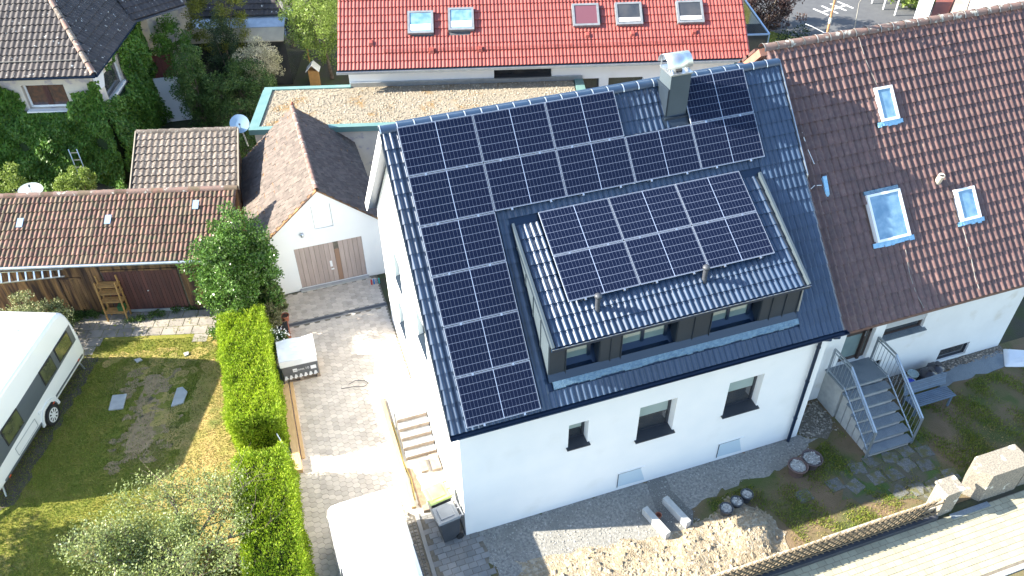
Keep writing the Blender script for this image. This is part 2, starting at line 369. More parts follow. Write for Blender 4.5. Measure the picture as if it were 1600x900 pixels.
def pip(x, y, poly):
    ins = np.zeros(np.shape(x), bool); n = len(poly)
    for i in range(n):
        x1, y1 = poly[i]; x2, y2 = poly[(i + 1) % n]
        if y1 == y2: continue
        c = ((y1 > y) != (y2 > y)) & (x < (x2 - x1) * (y - y1) / (y2 - y1) + x1); ins ^= c
    return ins
def quads(name, P, D, W, mt, parent=None, rnd=None):
    """leaf quads: base P, length vec D, half width vec W -> diamond"""
    n = len(P); V = np.stack([P, P + D * .45 + W, P + D, P + D * .45 - W], 1).reshape(-1, 3)
    F = np.arange(4 * n).reshape(n, 4)
    return link(name, npmesh(name, V, F, mt, rng.random(n) if rnd is None else rnd), I4, parent)
def unit(a): return a / (np.linalg.norm(a, axis=1, keepdims=True) + 1e-9)
def leaf_cloud(n, clumps, rad, size, up=.5, out=None, droop=0.):
    c = clumps[rng.integers(0, len(clumps), n)]; d = unit(rng.normal(size=(n, 3))); r = rad * rng.random((n, 1)) ** .4
    P = c + d * r * np.array([1, 1, .8]); D = unit(d * .8 + rng.normal(size=(n, 3)) * .7 + np.array([0, 0, up])) * size * rng.uniform(.6, 1.3, (n, 1))
    W = unit(np.cross(D, rng.normal(size=(n, 3)))) * size * .32
    return P, D, W
def ellipsoid_clumps(n, c, r, shell=.55, zmin=None):
    d = unit(rng.normal(size=(n, 3))); q = (shell + (1 - shell) * rng.random((n, 1)) ** .7)
    q *= 1 + .20 * np.sin(d[:, :1] * 5 + d[:, 1:2] * 4)
    P = np.array(c) + d * q * np.array(r)
    if zmin is not None: P[:, 2] = np.maximum(P[:, 2], zmin)
    return P
def plant(name, label, cat, base, c, r, ncl, crad, nleaf, size, mt, trunk=.08, group=None, part='crown', shell=.55, limbs=5, M=I4, extra=None, up=.4):
    base = M @ Vector(base); c = M @ Vector(c); root = empty(name, base, label, cat, group)
    cl = ellipsoid_clumps(ncl, c, r, shell, base.z + .1); P, D, W = leaf_cloud(nleaf, cl, crad, size, up)
    quads(part, P, D, W, mt, root)
    mb = MB()
    top = Vector(c); mb.cyl(base, base.lerp(top, .6), trunk, trunk * .6, 7, False)
    for k in range(limbs):
        e = Vector(cl[k]); mb.cyl(base.lerp(top, .3 + .3 * random.random()), e, trunk * .45, trunk * .12, 5, False)
    mb.build('trunk', M_bark, root)
    if extra: extra(root)
    return root

# ================================================================== MAIN HOUSE
K = 1.052; AL = math.atan(K); ca, sa = math.cos(AL), math.sin(AL)
def zr(y): return 4.914 + K * y                            # tile surface of the front slope
KD = .5513; BE = math.atan(KD)
def zd(y): return 6.223 + KD * y                           # tile surface of the dormer
RY = 4.50; RZ = zr(RY)
house = empty('house', (5, 4.4, 0), 'white rendered house with anthracite tiled roof carrying solar panels, long dormer and metal chimney', 'house')
mb = MB().m(M_render)
fw = [(2.77, 3.30, 2.48, 3.32), (4.70, 5.74, 1.98, 3.24), (7.25, 8.28, 1.98, 3.24)]
wall(mb, (0, 0, 0), (1, 0, 0), (0, 0, 1), [(0, -.3), (10.04, -.3), (10.04, 4.55), (0, 4.55)], fw, .30, (0, 1, 0))
house_wall_holes = [(5.80, 6.70, 3.6, 4.7), (6.15, 7.0, 1.5, 2.7), (2.95, 3.95, 3.7, 4.8)]
wall(mb, (0, 0, 0), (0, 1, 0), (0, 0, 1), [(0, -.3), (8.85, -.3), (8.85, 4.6), (RY, RZ - .3), (0, 4.6)], house_wall_holes, .2, (1, 0, 0))
mb.poly([(10.04, 0, -.3), (10.04, 8.85, -.3), (10.04, 8.85, 4.6), (10.04, RY, RZ - .3), (10.04, 0, 4.6)])
mb.poly([(0, 8.85, -.3), (10.04, 8.85, -.3), (10.04, 8.85, 4.6), (0, 8.85, 4.6)])
mb.build('wall', None, house)
# splayed basement window niches: drawn flat on the wall foot, recess shade put into the colours
for i, (a, b) in enumerate(((4.31, 5.08), (7.38, 8.13))):
    mb = MB().m(mat('niche_shade_%d' % i, (.50, .60, .66), rough=.7)); mb.poly([(a, -.012, .16), (b + .05, -.012, .13), (b - .12, -.010, .72), (a, -.010, .73)])
    mb.m(M_render).poly([(b + .05, -.012, .13), (b + .14, -.012, .13), (b, -.012, .74), (b - .12, -.010, .72)])
    mb.m(M_render).box(a - .02, b + .02, -.02, -.003, .735, .75)
    mb.m(M_winf).box(a - .012, a, -.022, -.003, .14, .74).box(a - .012, b - .1, -.022, -.003, .722, .734)
    mb.build('basement_window', None, house)
def window(parent, O, U, inw, u0, u1, v0, v1, depth=.2, frame=.065, panes=1, sill=True, glass=M_glass, fm=M_winf, blind=0., name='window', over=.05, sillo=.09, blindm=None):
    O, U, inw = map(Vector, (O, U, inw)); Z = Vector((0, 0, 1)); B = O + inw * depth
    mb = MB().m(fm); P = lambda u, v, d=0: B + U * u + Z * v + inw * d
    f = frame
    for a, b, c, d in ((u0, u1, v0, v0 + f), (u0, u1, v1 - f, v1), (u0, u0 + f, v0 + f, v1 - f), (u1 - f, u1, v0 + f, v1 - f)):
        mb.obox(P(a, c, -.04), U * (b - a), inw * .06, Z * (d - c))
    pw = (u1 - u0 - f * (panes + 1)) / panes
    for k in range(1, panes):
        x = u0 + f + k * pw + (k - 1) * f; mb.obox(P(x, v0 + f, -.04), U * f, inw * .06, Z * (v1 - v0 - 2 * f))
    w = mb.build(name, None, parent)
    for k in range(panes):
        x = u0 + f + k * (pw + f); g = MB().m(glass); g.obox(P(x, v0 + f, -.005), U * pw, inw * .01, Z * (v1 - v0 - 2 * f))
        g.build('pane', None, w if parent.type == 'EMPTY' else w.parent)
        if blind:
            g = MB().m(blindm or M_blind); g.obox(P(x + .01, v1 - f - blind, -.012), U * (pw - .02), inw * .005, Z * (blind - .01)); g.build('blind', None, w if parent.type == 'EMPTY' else w.parent)
    if sill:
        s = MB().m(fm); s.hexa([P(u0 - over, v0 - .03, -depth - sillo), P(u1 + over, v0 - .03, -depth - sillo), P(u1 + over, v0 - .01, -.04), P(u0 - over, v0 - .01, -.04),
                  P(u0 - over, v0, -depth - sillo), P(u1 + over, v0, -depth - sillo), P(u1 + over, v0 + .03, -.04), P(u0 - over, v0 + .03, -.04)])
        s.build('sill', None, w if parent.type == 'EMPTY' else w.parent)
    return w
for h in fw: window(house, (0, 0, 0), (1, 0, 0), (0, 1, 0), *h, depth=.28, glass=M_dglass, blind=(h[3] - h[2]) * .5, sillo=.10, blindm=M_rollo)
for h in house_wall_holes: window(house, (0, 0, 0), (0, 1, 0), (1, 0, 0), *h, depth=.18, fm=M_anth, over=.0, sillo=.03)
# roof body with front and rear slope, white rear verge board
mb = MB().m(M_gut); t = .20
x0, x1 = -.25, 10.09
def slab(mb, x0, x1, yz, th):
    (ya, za), (yb, zb) = yz; n = Vector((0, -(zb - za), yb - ya)).normalized()
    if n.z < 0: n = -n
    a, b = Vector((0, ya, za)) - n * .03, Vector((0, yb, zb)) - n * .03
    return mb.hexa([(x0, a.y - n.y * th, a.z - n.z * th), (x1, a.y - n.y * th, a.z - n.z * th), (x1, b.y - n.y * th, b.z - n.z * th), (x0, b.y - n.y * th, b.z - n.z * th),
                    (x0, a.y, a.z), (x1, a.y, a.z), (x1, b.y, b.z), (x0, b.y, b.z)])
slab(mb, x0, x1, ((-.31, zr(-.31)), (RY - .01, zr(RY - .01))), t)
roof = mb.build('roof', None, house)
mb = MB().m(M_tdark); slab(mb, x0, x1, ((9.3, RZ - 4.8 * K), (RY + .01, RZ)), .2); mb.m(M_render)
slab(mb, x0 - .03, x0 - .005, ((9.32, RZ - 4.82 * K + .02), (RY + .02, RZ)), .26)
mb.m(M_tdark).box(.35, 9.95, 5.0, 5.82, 8.98, 9.07).m(M_anth).box(.40, 9.9, 5.1, 5.7, 8.2, 8.98)
mb.build('rear_roof', None, house)
def inv_main(u, v):
    x = x0 + u; y = -.33 + v * ca
    return not (2.20 < x < 8.84 and .02 < y < 2.66) and not (6.62 < x < 7.27 and 3.80 < y < 4.5)
def under_panels(u, v):
    x = x0 + u; y = -.33 + v * ca; s = (4.377 - y) / ca
    i, j = (x - .118) / 1.775, s / 1.155
    if not (0 < i < 5 and 0 < j < 6): return False
    i, j = int(i), int(j)
    return i == 0 or j == 1 or (j == 0 and i != 3)
TD = tile_mesh('anthracite_tile', .30, .345, 2, .046, M_tdark, 6)
nm = tile_roof(roof, (x0, -.33, zr(-.33) - .03), (1, 0, 0), (0, ca, sa), 34, 20, .304, .345, TD, M_tdark, 240, keep=inv_main, hidden=under_panels)
for k in range(26):                                        # ridge tiles, each with its pale collar
    a = x0 - .02 + k * .398; mb = MB().m(M_tdark)
    P = []; n = 8
    for xx, r in ((a, .125), (a + .40, .115)):
        for i in range(n + 1):
            th = math.pi * (i / n); P.append((xx, RY - r * 1.05 * math.cos(th), RZ - .03 + r * math.sin(th)))
    mb.faces(P, [(i, i + 1, n + 2 + i, n + 1 + i) for i in range(n)], True)
    mb.m(M_frame)
    P = []
    for xx in (a - .006, a + .02):
        for i in range(n + 1):
            th = math.pi * (i / n); P.append((xx, RY - .138 * math.cos(th), RZ - .028 + .132 * math.sin(th)))
    mb.faces(P, [(i, i + 1, n + 2 + i, n + 1 + i) for i in range(n)], True)
    mb.build('ridge_tile', None, roof)
mb = MB().m(M_tdark); mb.lathe((x0 - .02, RY, RZ - .03), [(.0, 0), (.0, .0)], 3) if False else None
mb = MB().m(M_anth); prism(mb, [(x0 - .03, -.34, zr(-.34) - .22), (x0 - .03, RY, RZ - .22), (x0 - .03, RY, RZ + .02), (x0 - .03, -.34, zr(-.34) + .02)], (.03, 0, 0)); mb.build('verge_trim', None, house)
mb = MB().m(M_zinc); prism(mb, [(x1 + .005, 2.4, zr(2.4) - .15), (x1 + .005, RY, RZ - .15), (x1 + .005, RY, RZ + .06), (x1 + .005, 2.4, zr(2.4) + .06)], (.03, 0, 0)); mb.build('verge_trim', None, house)
mb = MB().m(M_gut)                                        # gutter and fascia at the front eave
ge = zr(-.33) - .06
P = []; n = 8
for xx in (x0 - .03, x1 + .08):
    for i in range(n + 1):
        th = math.pi + math.pi * i / n; P.append((xx, -.40 + .075 * math.cos(th), ge + .075 * math.sin(th)))
mb.faces(P, [(i, i + 1, n + 2 + i, n + 1 + i) for i in range(n)], True)
mb.bar((x0 - .03, -.478, ge + .005), (x1 + .08, -.478, ge + .005), .016).box(x0 - .035, x0 - .03, -.475, -.325, ge - .075, ge + .01).box(x1 + .08, x1 + .085, -.475, -.325, ge - .075, ge + .01)
mb.build('gutter', None, house)
mb = MB().m(M_gut); mb.box(x0, x1, -.325, -.30, ge - .17, ge - .005).box(x0, x1, -.298, .0, ge - .17, ge - .15); mb.build('fascia', None, house)
mb = MB().m(M_gut); mb.cyl((9.70, -.09, .02), (9.70, -.09, 4.1), .048, n=10).cyl((9.70, -.09, 4.1), (9.70, -.38, 4.36), .048, n=10)
for z in (1.0, 2.5, 3.8): mb.cyl((9.70, -.09, z), (9.70, -.09, z + .05), .058, n=10)
mb.build('downpipe', None, house)
mb = MB().m(M_frame); mb.cyl((9.98, -.2, 4.2), (10.25, .35, 4.02), .045, n=8).m(M_gut).cyl((9.96, -.24, 4.22), (9.96, -.38, 4.36), .05, n=8); mb.build('eave_pipe', None, house)
# chimney
mb = MB().m(M_anthl); mb.box(6.67, 7.20, 3.87, 4.43, 8.8, 10.09).m(M_anth).box(6.60, 7.28, 3.80, 3.87, 8.83, 9.02).box(6.625, 6.67, 3.86, 4.5, 8.9, 9.75)
mb.hexa([(6.55, 3.6, zr(3.6) - .01), (7.32, 3.6, zr(3.6) - .01), (7.32, 3.87, zr(3.87) - .01), (6.55, 3.87, zr(3.87) - .01), (6.55, 3.6, zr(3.6) + .045), (7.32, 3.6, zr(3.6) + .045), (7.32, 3.87, zr(3.87) + .05), (6.55, 3.87, zr(3.87) + .05)])
chim = mb.build('chimney', None, house)
mb = MB().m(M_metal); mb.box(6.645, 7.225, 3.845, 4.455, 10.092, 10.125).m(M_black).cyl((6.93, 4.02, 10.10), (6.93, 4.02, 10.17), .085, n=14).m(M_metal)
for a in (6.72, 7.13): prism(mb, [(a, 3.90, 10.13), (a, 4.10, 10.13), (a, 4.0, 10.24)], (.015, 0, 0))
mb.build('chimney_cap', None, chim)
mb = MB().m(M_metal); n = 12; P = []
for r in (.27, .262):
    for xx in (6.60, 7.26):
        for i in range(n + 1):
            th = math.pi * i / n; P.append((xx, 4.22 + r * math.cos(th), 10.22 + r * math.sin(th)))
q = n + 1
mb.faces(P, [(i, i + 1, q + i + 1, q + i) for i in range(n)] + [(2 * q + i + 1, 2 * q + i, 3 * q + i, 3 * q + i + 1) for i in range(n)] + [(i + 1, i, 2 * q + i, 2 * q + i + 1) for i in range(n)] + [(q + i, q + i + 1, 3 * q + i + 1, 3 * q + i) for i in range(n)], True)
mb.box(6.66, 6.69, 3.96, 3.98, 10.12, 10.24).box(7.17, 7.2, 3.96, 3.98, 10.12, 10.24).box(6.66, 6.69, 4.42, 4.44, 10.12, 10.4).box(7.17, 7.2, 4.42, 4.44, 10.12, 10.4)
mb.build('chimney_hood', None, chim)
# dormer
DX0, DX1, DY = 2.24, 8.80, .13
dw = [(2.66, 3.48, 5.10, 5.96), (4.05, 5.47, 5.10, 5.96), (6.38, 7.72, 5.10, 5.96)]
mb = MB().m(M_anth)
wall(mb, (0, DY, 0), (1, 0, 0), (0, 0, 1), [(DX0, zr(DY) - .1), (DX1, zr(DY) - .1), (DX1, zd(DY) - .1), (DX0, zd(DY) - .1)], dw, .30, (0, 1, 0))
for x in (DX0, DX1): mb.poly([(x, DY, zr(DY) - .1), (x, DY, zd(DY) - .05), (x, 2.7, zd(2.7) - .05)])
dorm = mb.build('dormer', None, house)
for h in dw:
    window(dorm, (0, DY, 0), (1, 0, 0), (0, 1, 0), h[0], h[1] - .12, h[2] + .04, h[3], depth=.26, panes=1 if h[1] - h[0] < 1 else 2, blind=.20, over=0, sillo=.0, frame=.075, fm=M_gut, name='window')
for a, b in ((2.245, 2.64), (3.50, 3.76), (3.78, 4.03), (5.49, 5.91), (5.93, 6.36), (7.74, 8.02), (8.04, 8.40), (8.42, 8.795)):
    mb = MB().m(M_anth); mb.box(a, b, DY - .014, DY - .002, zr(DY) + .02, zd(DY) - .14).box(b - .004, b + .012, DY - .04, DY - .002, zr(DY) + .02, zd(DY) - .14); mb.build('cladding_panel', None, dorm)
for a, b in ((.14, .62), (.64, 1.12), (1.14, 1.62), (1.64, 2.2)):
    for x, s in ((DX0, -1), (DX1, 1)):
        mb = MB().m(M_anthl)
        prism(mb, [(x + s * .003, a, zr(a) + .03), (x + s * .003, b, zr(b) + .03), (x + s * .003, b, zd(b) - .09), (x + s * .003, a, zd(a) - .09)], (s * .011, 0, 0))
        prism(mb, [(x + s * .003, b - .004, zr(b) + .03), (x + s * .003, b + .012, zr(b) + .03), (x + s * .003, b + .012, zd(b) - .09), (x + s * .003, b - .004, zd(b) - .09)], (s * .035, 0, 0))
        mb.build('cladding_panel', None, dorm)
mb = MB().m(M_anth); slab(mb, DX0 - .02, DX1 + .02, ((-.02, zd(-.02)), (2.62, zd(2.62))), .10); mb.m(M_gut).box(DX0 - .02, DX1 + .05, -.09, -.03, zd(-.03) - .13, zd(-.03) - .03)
mb.m(M_zinc).box(DX0 - .02, DX1 + .06, -.105, -.09, zd(-.03) - .045, zd(-.03) - .035)
mb.m(M_anthl)
cb, sb = math.cos(BE), math.sin(BE)
for a in (DX0 - .02, DX1 - .04):
    mb.obox((a, -.06, zd(-.06) - .03), (.06, 0, 0), (0, 2.72, 2.72 * KD), (0, -sb * .10, cb * .10))
dr = mb.build('dormer_roof', None, house)
nd = tile_roof(dr, (DX0 + .085, -.05, zd(-.05) - .035), (1, 0, 0), (0, cb, sb), 21, 9, .3035, .335, TD, M_tdark, 60,
               hidden=lambda u, v: 2.9 < DX0 + .085 + u < 8.2 and -.05 + v * cb > .70)
mb = MB().m(M_lead)
for k in range(44):
    a = DX0 + .06 + k * .149; w = .149; d = random.uniform(-.012, .012); yb = -.08 + d
    mb.hexa([(a, yb, zr(yb) + .035), (a + w, yb, zr(yb) + .035), (a + w, .02, zr(.02) + .045), (a, .02, zr(.02) + .045),
             (a, yb, zr(yb) + .060), (a + w, yb, zr(yb) + .057), (a + w, .02, zr(.02) + .07), (a, .02, zr(.02) + .075)])
mb.build('lead_apron', None, house)
mb = MB().m(M_gut).hexa([(DX0 - .02, .02, zr(.02) + .04), (DX1 + .02, .02, zr(.02) + .04), (DX1 + .02, DY - .005, zr(DY) + .02), (DX0 - .02, DY - .005, zr(DY) + .02), (DX0 - .02, .02, zr(.02) + .068), (DX1 + .02, .02, zr(.02) + .068), (DX1 + .02, DY - .005, zr(DY) + .13), (DX0 - .02, DY - .005, zr(DY) + .13)]).build('flashing', None, house)
mb = MB().m(M_zinc); mb.cyl((8.86, .02, 6.1), (8.86, .16, 5.9), .035, n=8).cyl((8.86, .16, 5.9), (8.86, .12, 5.18), .035, n=8); mb.build('downpipe', None, house)
for vx, vy in ((3.53, .50), (6.27, .56)):
    z = zd(vy); mb = MB().m(M_dplas).cyl((vx, vy, z - .05), (vx, vy, z + .14), .07, .05, 12).m(M_dplas).cyl((vx, vy, z + .12), (vx, vy, z + .36), .058, .058, 12).m(M_dplas).lathe((vx, vy, z + .34), [(.055, 0), (.085, .01), (.085, .07), (.05, .10), (.001, .11)], 12)
    mb.build('vent_pipe', None, house)
mb = MB().m(M_frame); y = 2.93
mb.tube([(5.30, 3.05, zr(3.05) + .03), (5.32, 2.98, zr(2.98) + .10), (5.38, 2.88, zr(2.88) + .05), (5.46, 2.88, zr(2.88) + .03)], .016); mb.build('cable_loop', None, house)

# solar panels
PW, PH = 1.755, 1.135
sp = empty('solar_panel', (0, 0, 0), 'x', 'solar panel')
mb = MB().m(M_pframe); f = .010
mb.box(0, PW, 0, f, -.035, .002).box(0, PW, PH - f, PH, -.035, .002).box(0, f, f, PH - f, -.035, .002).box(PW - f, PW, f, PH - f, -.035, .002); mb.build('frame', None, sp, origin=(0, 0, 0))
mb = MB().m(M_pv); mb.box(f, PW - f, f, PH - f, -.006, 0); mb.build('cell_sheet', None, sp, origin=(0, 0, 0))
mb = MB().m(M_metal)
for a in (.38, 1.34): mb.box(a, a + .045, -.05, .004, -.05, .004)
mb.build('clamp', None, sp, origin=(0, 0, 0))
mb = MB().m(M_prail)
for a in (.30, 1.42): mb.box(a, a + .04, -.03, PH + .03, -.085, -.037)
mb.build('rail', None, sp, origin=(0, 0, 0))
first = True
rowt = ['top row of the main roof', 'second row of the main roof', 'third row of the main roof', 'fourth row of the main roof', 'fifth row of the main roof', 'lowest row of the main roof']
def place_panel(x, y, z, a, label, group):
    global first
    m = Matrix.Translation((x, y, z)) @ Matrix.Rotation(a, 4, 'X')
    if first: sp.matrix_basis = m; WM[sp] = m; sp['label'] = label; sp['group'] = group; first = False
    else: copy_tree(sp, m, label, group)
for j in range(6):
    for i in range(5):
        if not (i == 0 or j == 1 or (j == 0 and i != 3)): continue
        s = (j + 1) * 1.155 - .02; x = .118 + i * 1.775; y = 4.377 - s * ca; z = 9.708 - s * sa
        if j > 1: lb = 'solar panel alone in the %s' % rowt[j]
        elif j == 0: lb = ['leftmost solar panel of the top row, in the ridge corner above the white gable', 'second solar panel from the left in the row under the ridge', 'third solar panel of the row under the ridge, with bare tiles to its right', '', 'lone solar panel under the ridge, right of the chimney'][i]
        else: lb = ['leftmost solar panel of the long five-panel row', 'second from left solar panel of the long five-panel row', 'middle solar panel of the long five-panel row', 'solar panel of the long row directly below the chimney', 'rightmost solar panel of the long five-panel row'][i]
        place_panel(x, y, z, AL, lb, 'solar panels on the main roof')
bx = ['left', 'middle', 'right']
for j in range(2):
    for i in range(3):
        s = (j + 1) * 1.155 - .02
        place_panel(2.90 + i * 1.775, 2.687 - s * cb, 7.856 - s * sb, BE, '%s solar panel in the %s row on the dormer roof' % (bx[i], ['upper', 'lower'][j]), 'solar panels on the dormer roof')

# ================================================================== NEIGHBOUR ON THE RIGHT
KN = 1.065; AN = math.atan(KN); cn, sn = math.cos(AN), math.sin(AN)
def zn(y): return 4.09 + KN * y
NR = 5.27; NZ = zn(NR)
nb = empty('terraced_house', (14.5, 5, 0), 'attached white house with brown tiled roof, skylights and front steps, right of the solar house', 'house')
mb = MB().m(M_render2); nw = [(11.80, 12.82, 1.30, 3.45), (13.18, 14.62, 1.98, 3.2), (15.85, 17.0, .10, .62), (13.12, 13.52, .45, 1.0)]
wall(mb, (0, 1.06, 0), (1, 0, 0), (0, 0, 1), [(10.05, -.3), (18.38, -.3), (18.38, 4.7), (10.05, 4.7)], nw, .16, (0, 1, 0))
mb.poly([(18.38, 1.06, -.3), (18.38, 9.4, -.3), (18.38, 9.4, 4.7), (18.38, NR, NZ - .3), (18.38, 1.06, 4.7)]); mb.poly([(10.06, 9.4, -.3), (18.38, 9.4, -.3), (18.38, 9.4, 4.7), (10.06, 9.4, 4.7)])
mb.build('wall', None, nb)
mb = MB().m(mat('soffit_board', (.09, .05, .04), rough=.7)); slab(mb, 10.13, 19.3, ((.02, zn(.02)), (NR, NZ)), .16); nroof = mb.build('roof', None, nb)
mb = MB().m(mat('orange_clay_tile', (.28, .13, .09), (.22, .11, .08), 5, .7)); slab(mb, 9.98, 19.3, ((10.5, NZ - (10.5 - NR) * KN), (NR + .01, NZ)), .2); mb.build('rear_roof', None, nb)
mb = MB().m(M_tnb)
for k in range(6): mb.obox((9.96, NR + .1 + k * .24, NZ - .02 - (.1 + k * .24) * KN), (.12, 0, 0), (0, .3, -.3 * KN), (0, .05, .05))
mb.build('verge_tile', None, nb, kind='stuff')
TN = tile_mesh('brown_tile', .2, .345, 1, .060, M_tnb, 8, thick=.03, lift=.035, powr=1.4)
def sky_free(u, v):
    x = 10.14 + u; y = v * cn
    return not any(a - .02 < x < b + .02 and c - .02 < y < d for a, b, c, d in ((13.08, 13.6, 3.56, 4.15), (12.05, 13.06, 1.42, 2.26), (14.8, 15.42, 1.44, 2.0)))
tile_roof(nroof, (10.14, -.02, zn(-.02) - .04), (1, 0, 0), (0, cn, sn), 46, 22, .2, .349, TN, M_tnb, 300, keep=sky_free)
for k in range(23):
    a = 10.08 + k * .402; mb = MB().m(M_ridgenb); P = []; n = 7
    for xx, r in ((a, .15), (a + .41, .135)):
        for i in range(n + 1):
            th = math.pi * (i / n); P.append((xx, NR - r * math.cos(th), NZ - .05 + r * math.sin(th)))
    mb.faces(P, [(i, i + 1, n + 2 + i, n + 1 + i) for i in range(n)], True)
    P = []
    for xx in (a - .008, a + .018):
        for i in range(n + 1):
            th = math.pi * (i / n); P.append((xx, NR - .163 * math.cos(th), NZ - .048 + .160 * math.sin(th)))
    mb.m(M_peb).faces(P, [(i, i + 1, n + 2 + i, n + 1 + i) for i in range(n)], True)
    mb.build('ridge_tile', None, nroof)
mb = MB().m(M_tnb); mb.box(10.16, 19.3, -.05, -.02, zn(0) - .14, zn(0) - .05); mb.m(M_bluelead).box(10.12, 10.3, -.1, .05, zn(0) - .02, zn(0) + .03); mb.build('eave_board', None, nb)
def skylight(parent, O, X, Y, w, h, fm, gm, apron=None, topap=False, up=.09, fr=.07, tray=None, ext=.02):
    O, X, Y = Vector(O), Vector(X), Vector(Y); N = X.cross(Y); mb = MB().m(fm)
    mb.obox(O - N * .04, X * w, Y * fr, N * (up + .04)).obox(O + Y * (h - fr) - N * .04, X * w, Y * fr, N * (up + .04)).obox(O + Y * fr - N * .04, X * fr, Y * (h - 2 * fr), N * (up + .04)).obox(O + X * (w - fr) + Y * fr - N * .04, X * fr, Y * (h - 2 * fr), N * (up + .04))
    s = mb.build('skylight', None, parent)
    g = MB().m(gm); g.obox(O + X * fr + Y * fr + N * (up - .035), X * (w - 2 * fr), Y * (h - 2 * fr), N * .012); g.build('pane', None, s)
    if tray:
        g = MB().m(M_white if tray > 0 else M_skyfg); g.obox(O + X * (fr + .02) + Y * (fr + .05) + N * (up - .02), X * (w - 2 * fr - .04), Y * abs(tray), N * .006); g.build('blind', None, s)
    if apron:
        g = MB().m(apron); n = 8; aw = (w + .24) / n
        for k in range(n):
            j = random.uniform(-.02, .02)
            g.hexa([O + X * (-.12 + k * aw) - Y * (.13 + j) + N * .02, O + X * (-.12 + (k + 1) * aw) - Y * (.13 + j) + N * .03, O + X * (-.12 + (k + 1) * aw) + N * .03, O + X * (-.12 + k * aw) + N * .02,
                    O + X * (-.12 + k * aw) - Y * (.13 + j) + N * .04, O + X * (-.12 + (k + 1) * aw) - Y * (.13 + j) + N * .05, O + X * (-.12 + (k + 1) * aw) + N * .06, O + X * (-.12 + k * aw) + N * .05])
        g.build('apron', None, s)
        if topap: g = MB().m(M_lead); g.obox(O - X * .04 + Y * (h + .005) + N * .03, X * (w + .02), Y * .10, N * .05); g.build('apron', None, s)
    return s
for a, b, c, d, tp in ((13.06, 13.62, 3.53, 4.17, 0), (12.02, 13.08, 1.38, 2.27, 1), (14.79, 15.43, 1.40, 2.01, 0)):
    skylight(nb, (a, c, zn(c)), (1, 0, 0), (0, cn, sn), b - a, (d - c) / cn, M_skyf, M_skyg, M_bluelead, bool(tp), up=.11)
mb = MB().m(M_peb)
def onn(x, y, h=.055): return (x, y, zn(y) + h)
mb.tube([onn(12.86, 1.2), onn(12.79, .67), onn(12.84, .3), onn(12.97, .0)], .010, 5); mb.tube([onn(14.80, 1.26), onn(14.83, .74), onn(14.80, .3), onn(14.85, .0)], .010, 5); mb.tube([onn(13.2, 4.2, .06), onn(13.05, 4.7, .06), onn(12.98, 5.1, .1)], .006, 5)
mb.build('cable', None, nb)
mb = MB().m(mat('beige_vent_pipe', (.55, .48, .38), rough=.7)); mb.cyl(onn(14.40, 2.24, -.05), (14.36, 2.15, zn(2.2) + .30), .085, n=12).m(M_black).cyl((14.36, 2.15, zn(2.2) + .29), (14.36, 2.15, zn(2.2) + .305), .06, n=12); mb.build('vent_pipe', None, nb)
mb = MB().m(M_bluelead); mb.hexa([onn(10.84, 2.4, .0), onn(11.0, 2.4, .0), onn(11.0, 2.72, .0), onn(10.84, 2.72, .0), onn(10.86, 2.45, .09), onn(10.98, 2.45, .09), onn(10.98, 2.70, .15), onn(10.86, 2.70, .15)]).m(M_white).tube([onn(10.82, 2.6), onn(10.6, 2.62), onn(10.4, 2.55)], .01, 5); mb.build('roof_vent', None, nb)
mb = MB().m(M_white); mb.tube([onn(10.62, 3.6), onn(10.66, 3.3), onn(10.75, 3.0)], .012, 5); mb.build('cable', None, nb)
w = window(nb, (0, 1.06, 0), (1, 0, 0), (0, 1, 0), *nw[1], depth=.13, fm=mat('brown_window_frame', (.06, .04, .035), rough=.5), glass=M_dglass, sill=False)
mb = MB().m(mat('shutter_slats', (.5, .51, .5), rough=.6))
for k in range(14): mb.box(13.19, 14.61, 1.10, 1.115, 2.30 + k * .065, 2.358 + k * .065)
mb.m(M_gran).hexa([(13.1, .93, 1.95), (14.7, .93, 1.95), (14.7, 1.14, 1.97), (13.1, 1.14, 1.97), (13.1, .93, 1.98), (14.7, .93, 1.98), (14.7, 1.14, 2.0), (13.1, 1.14, 2.0)]); mb.build('shutter', None, w)
w = window(nb, (0, 1.06, 0), (1, 0, 0), (0, 1, 0), *nw[2], depth=.1, glass=M_dglass, sill=False, frame=.03)
w = window(nb, (0, 1.06, 0), (1, 0, 0), (0, 1, 0), *nw[3], depth=.1, glass=M_dglass, sill=False, frame=.03)
mb = MB().m(mat('dark_brown_door', (.05, .036, .032), rough=.5)); mb.box(11.81, 12.81, 1.17, 1.21, 1.3, 1.42).box(11.81, 12.81, 1.17, 1.21, 2.32, 2.44).box(11.81, 12.81, 1.17, 1.21, 3.36, 3.45).box(11.81, 11.9, 1.17, 1.21, 1.42, 3.36).box(12.5, 12.62, 1.17, 1.21, 1.42, 3.36).box(12.72, 12.81, 1.17, 1.21, 1.42, 3.36).box(12.52, 12.60, 1.10, 1.17, 1.3, 3.45)
dd = mb.build('door', None, nb)
for z0, z1 in ((1.42, 2.32), (2.44, 3.36)):
    mb = MB().m(M_glass); mb.box(11.9, 12.5, 1.185, 1.195, z0, z1).box(12.62, 12.72, 1.185, 1.195, z0, z1); mb.build('pane', None, dd)
mb = MB().m(M_metal); mb.cyl((12.53, 1.1, 2.25), (12.53, 1.1, 2.45), .012, n=6); mb.build('handle', None, dd)
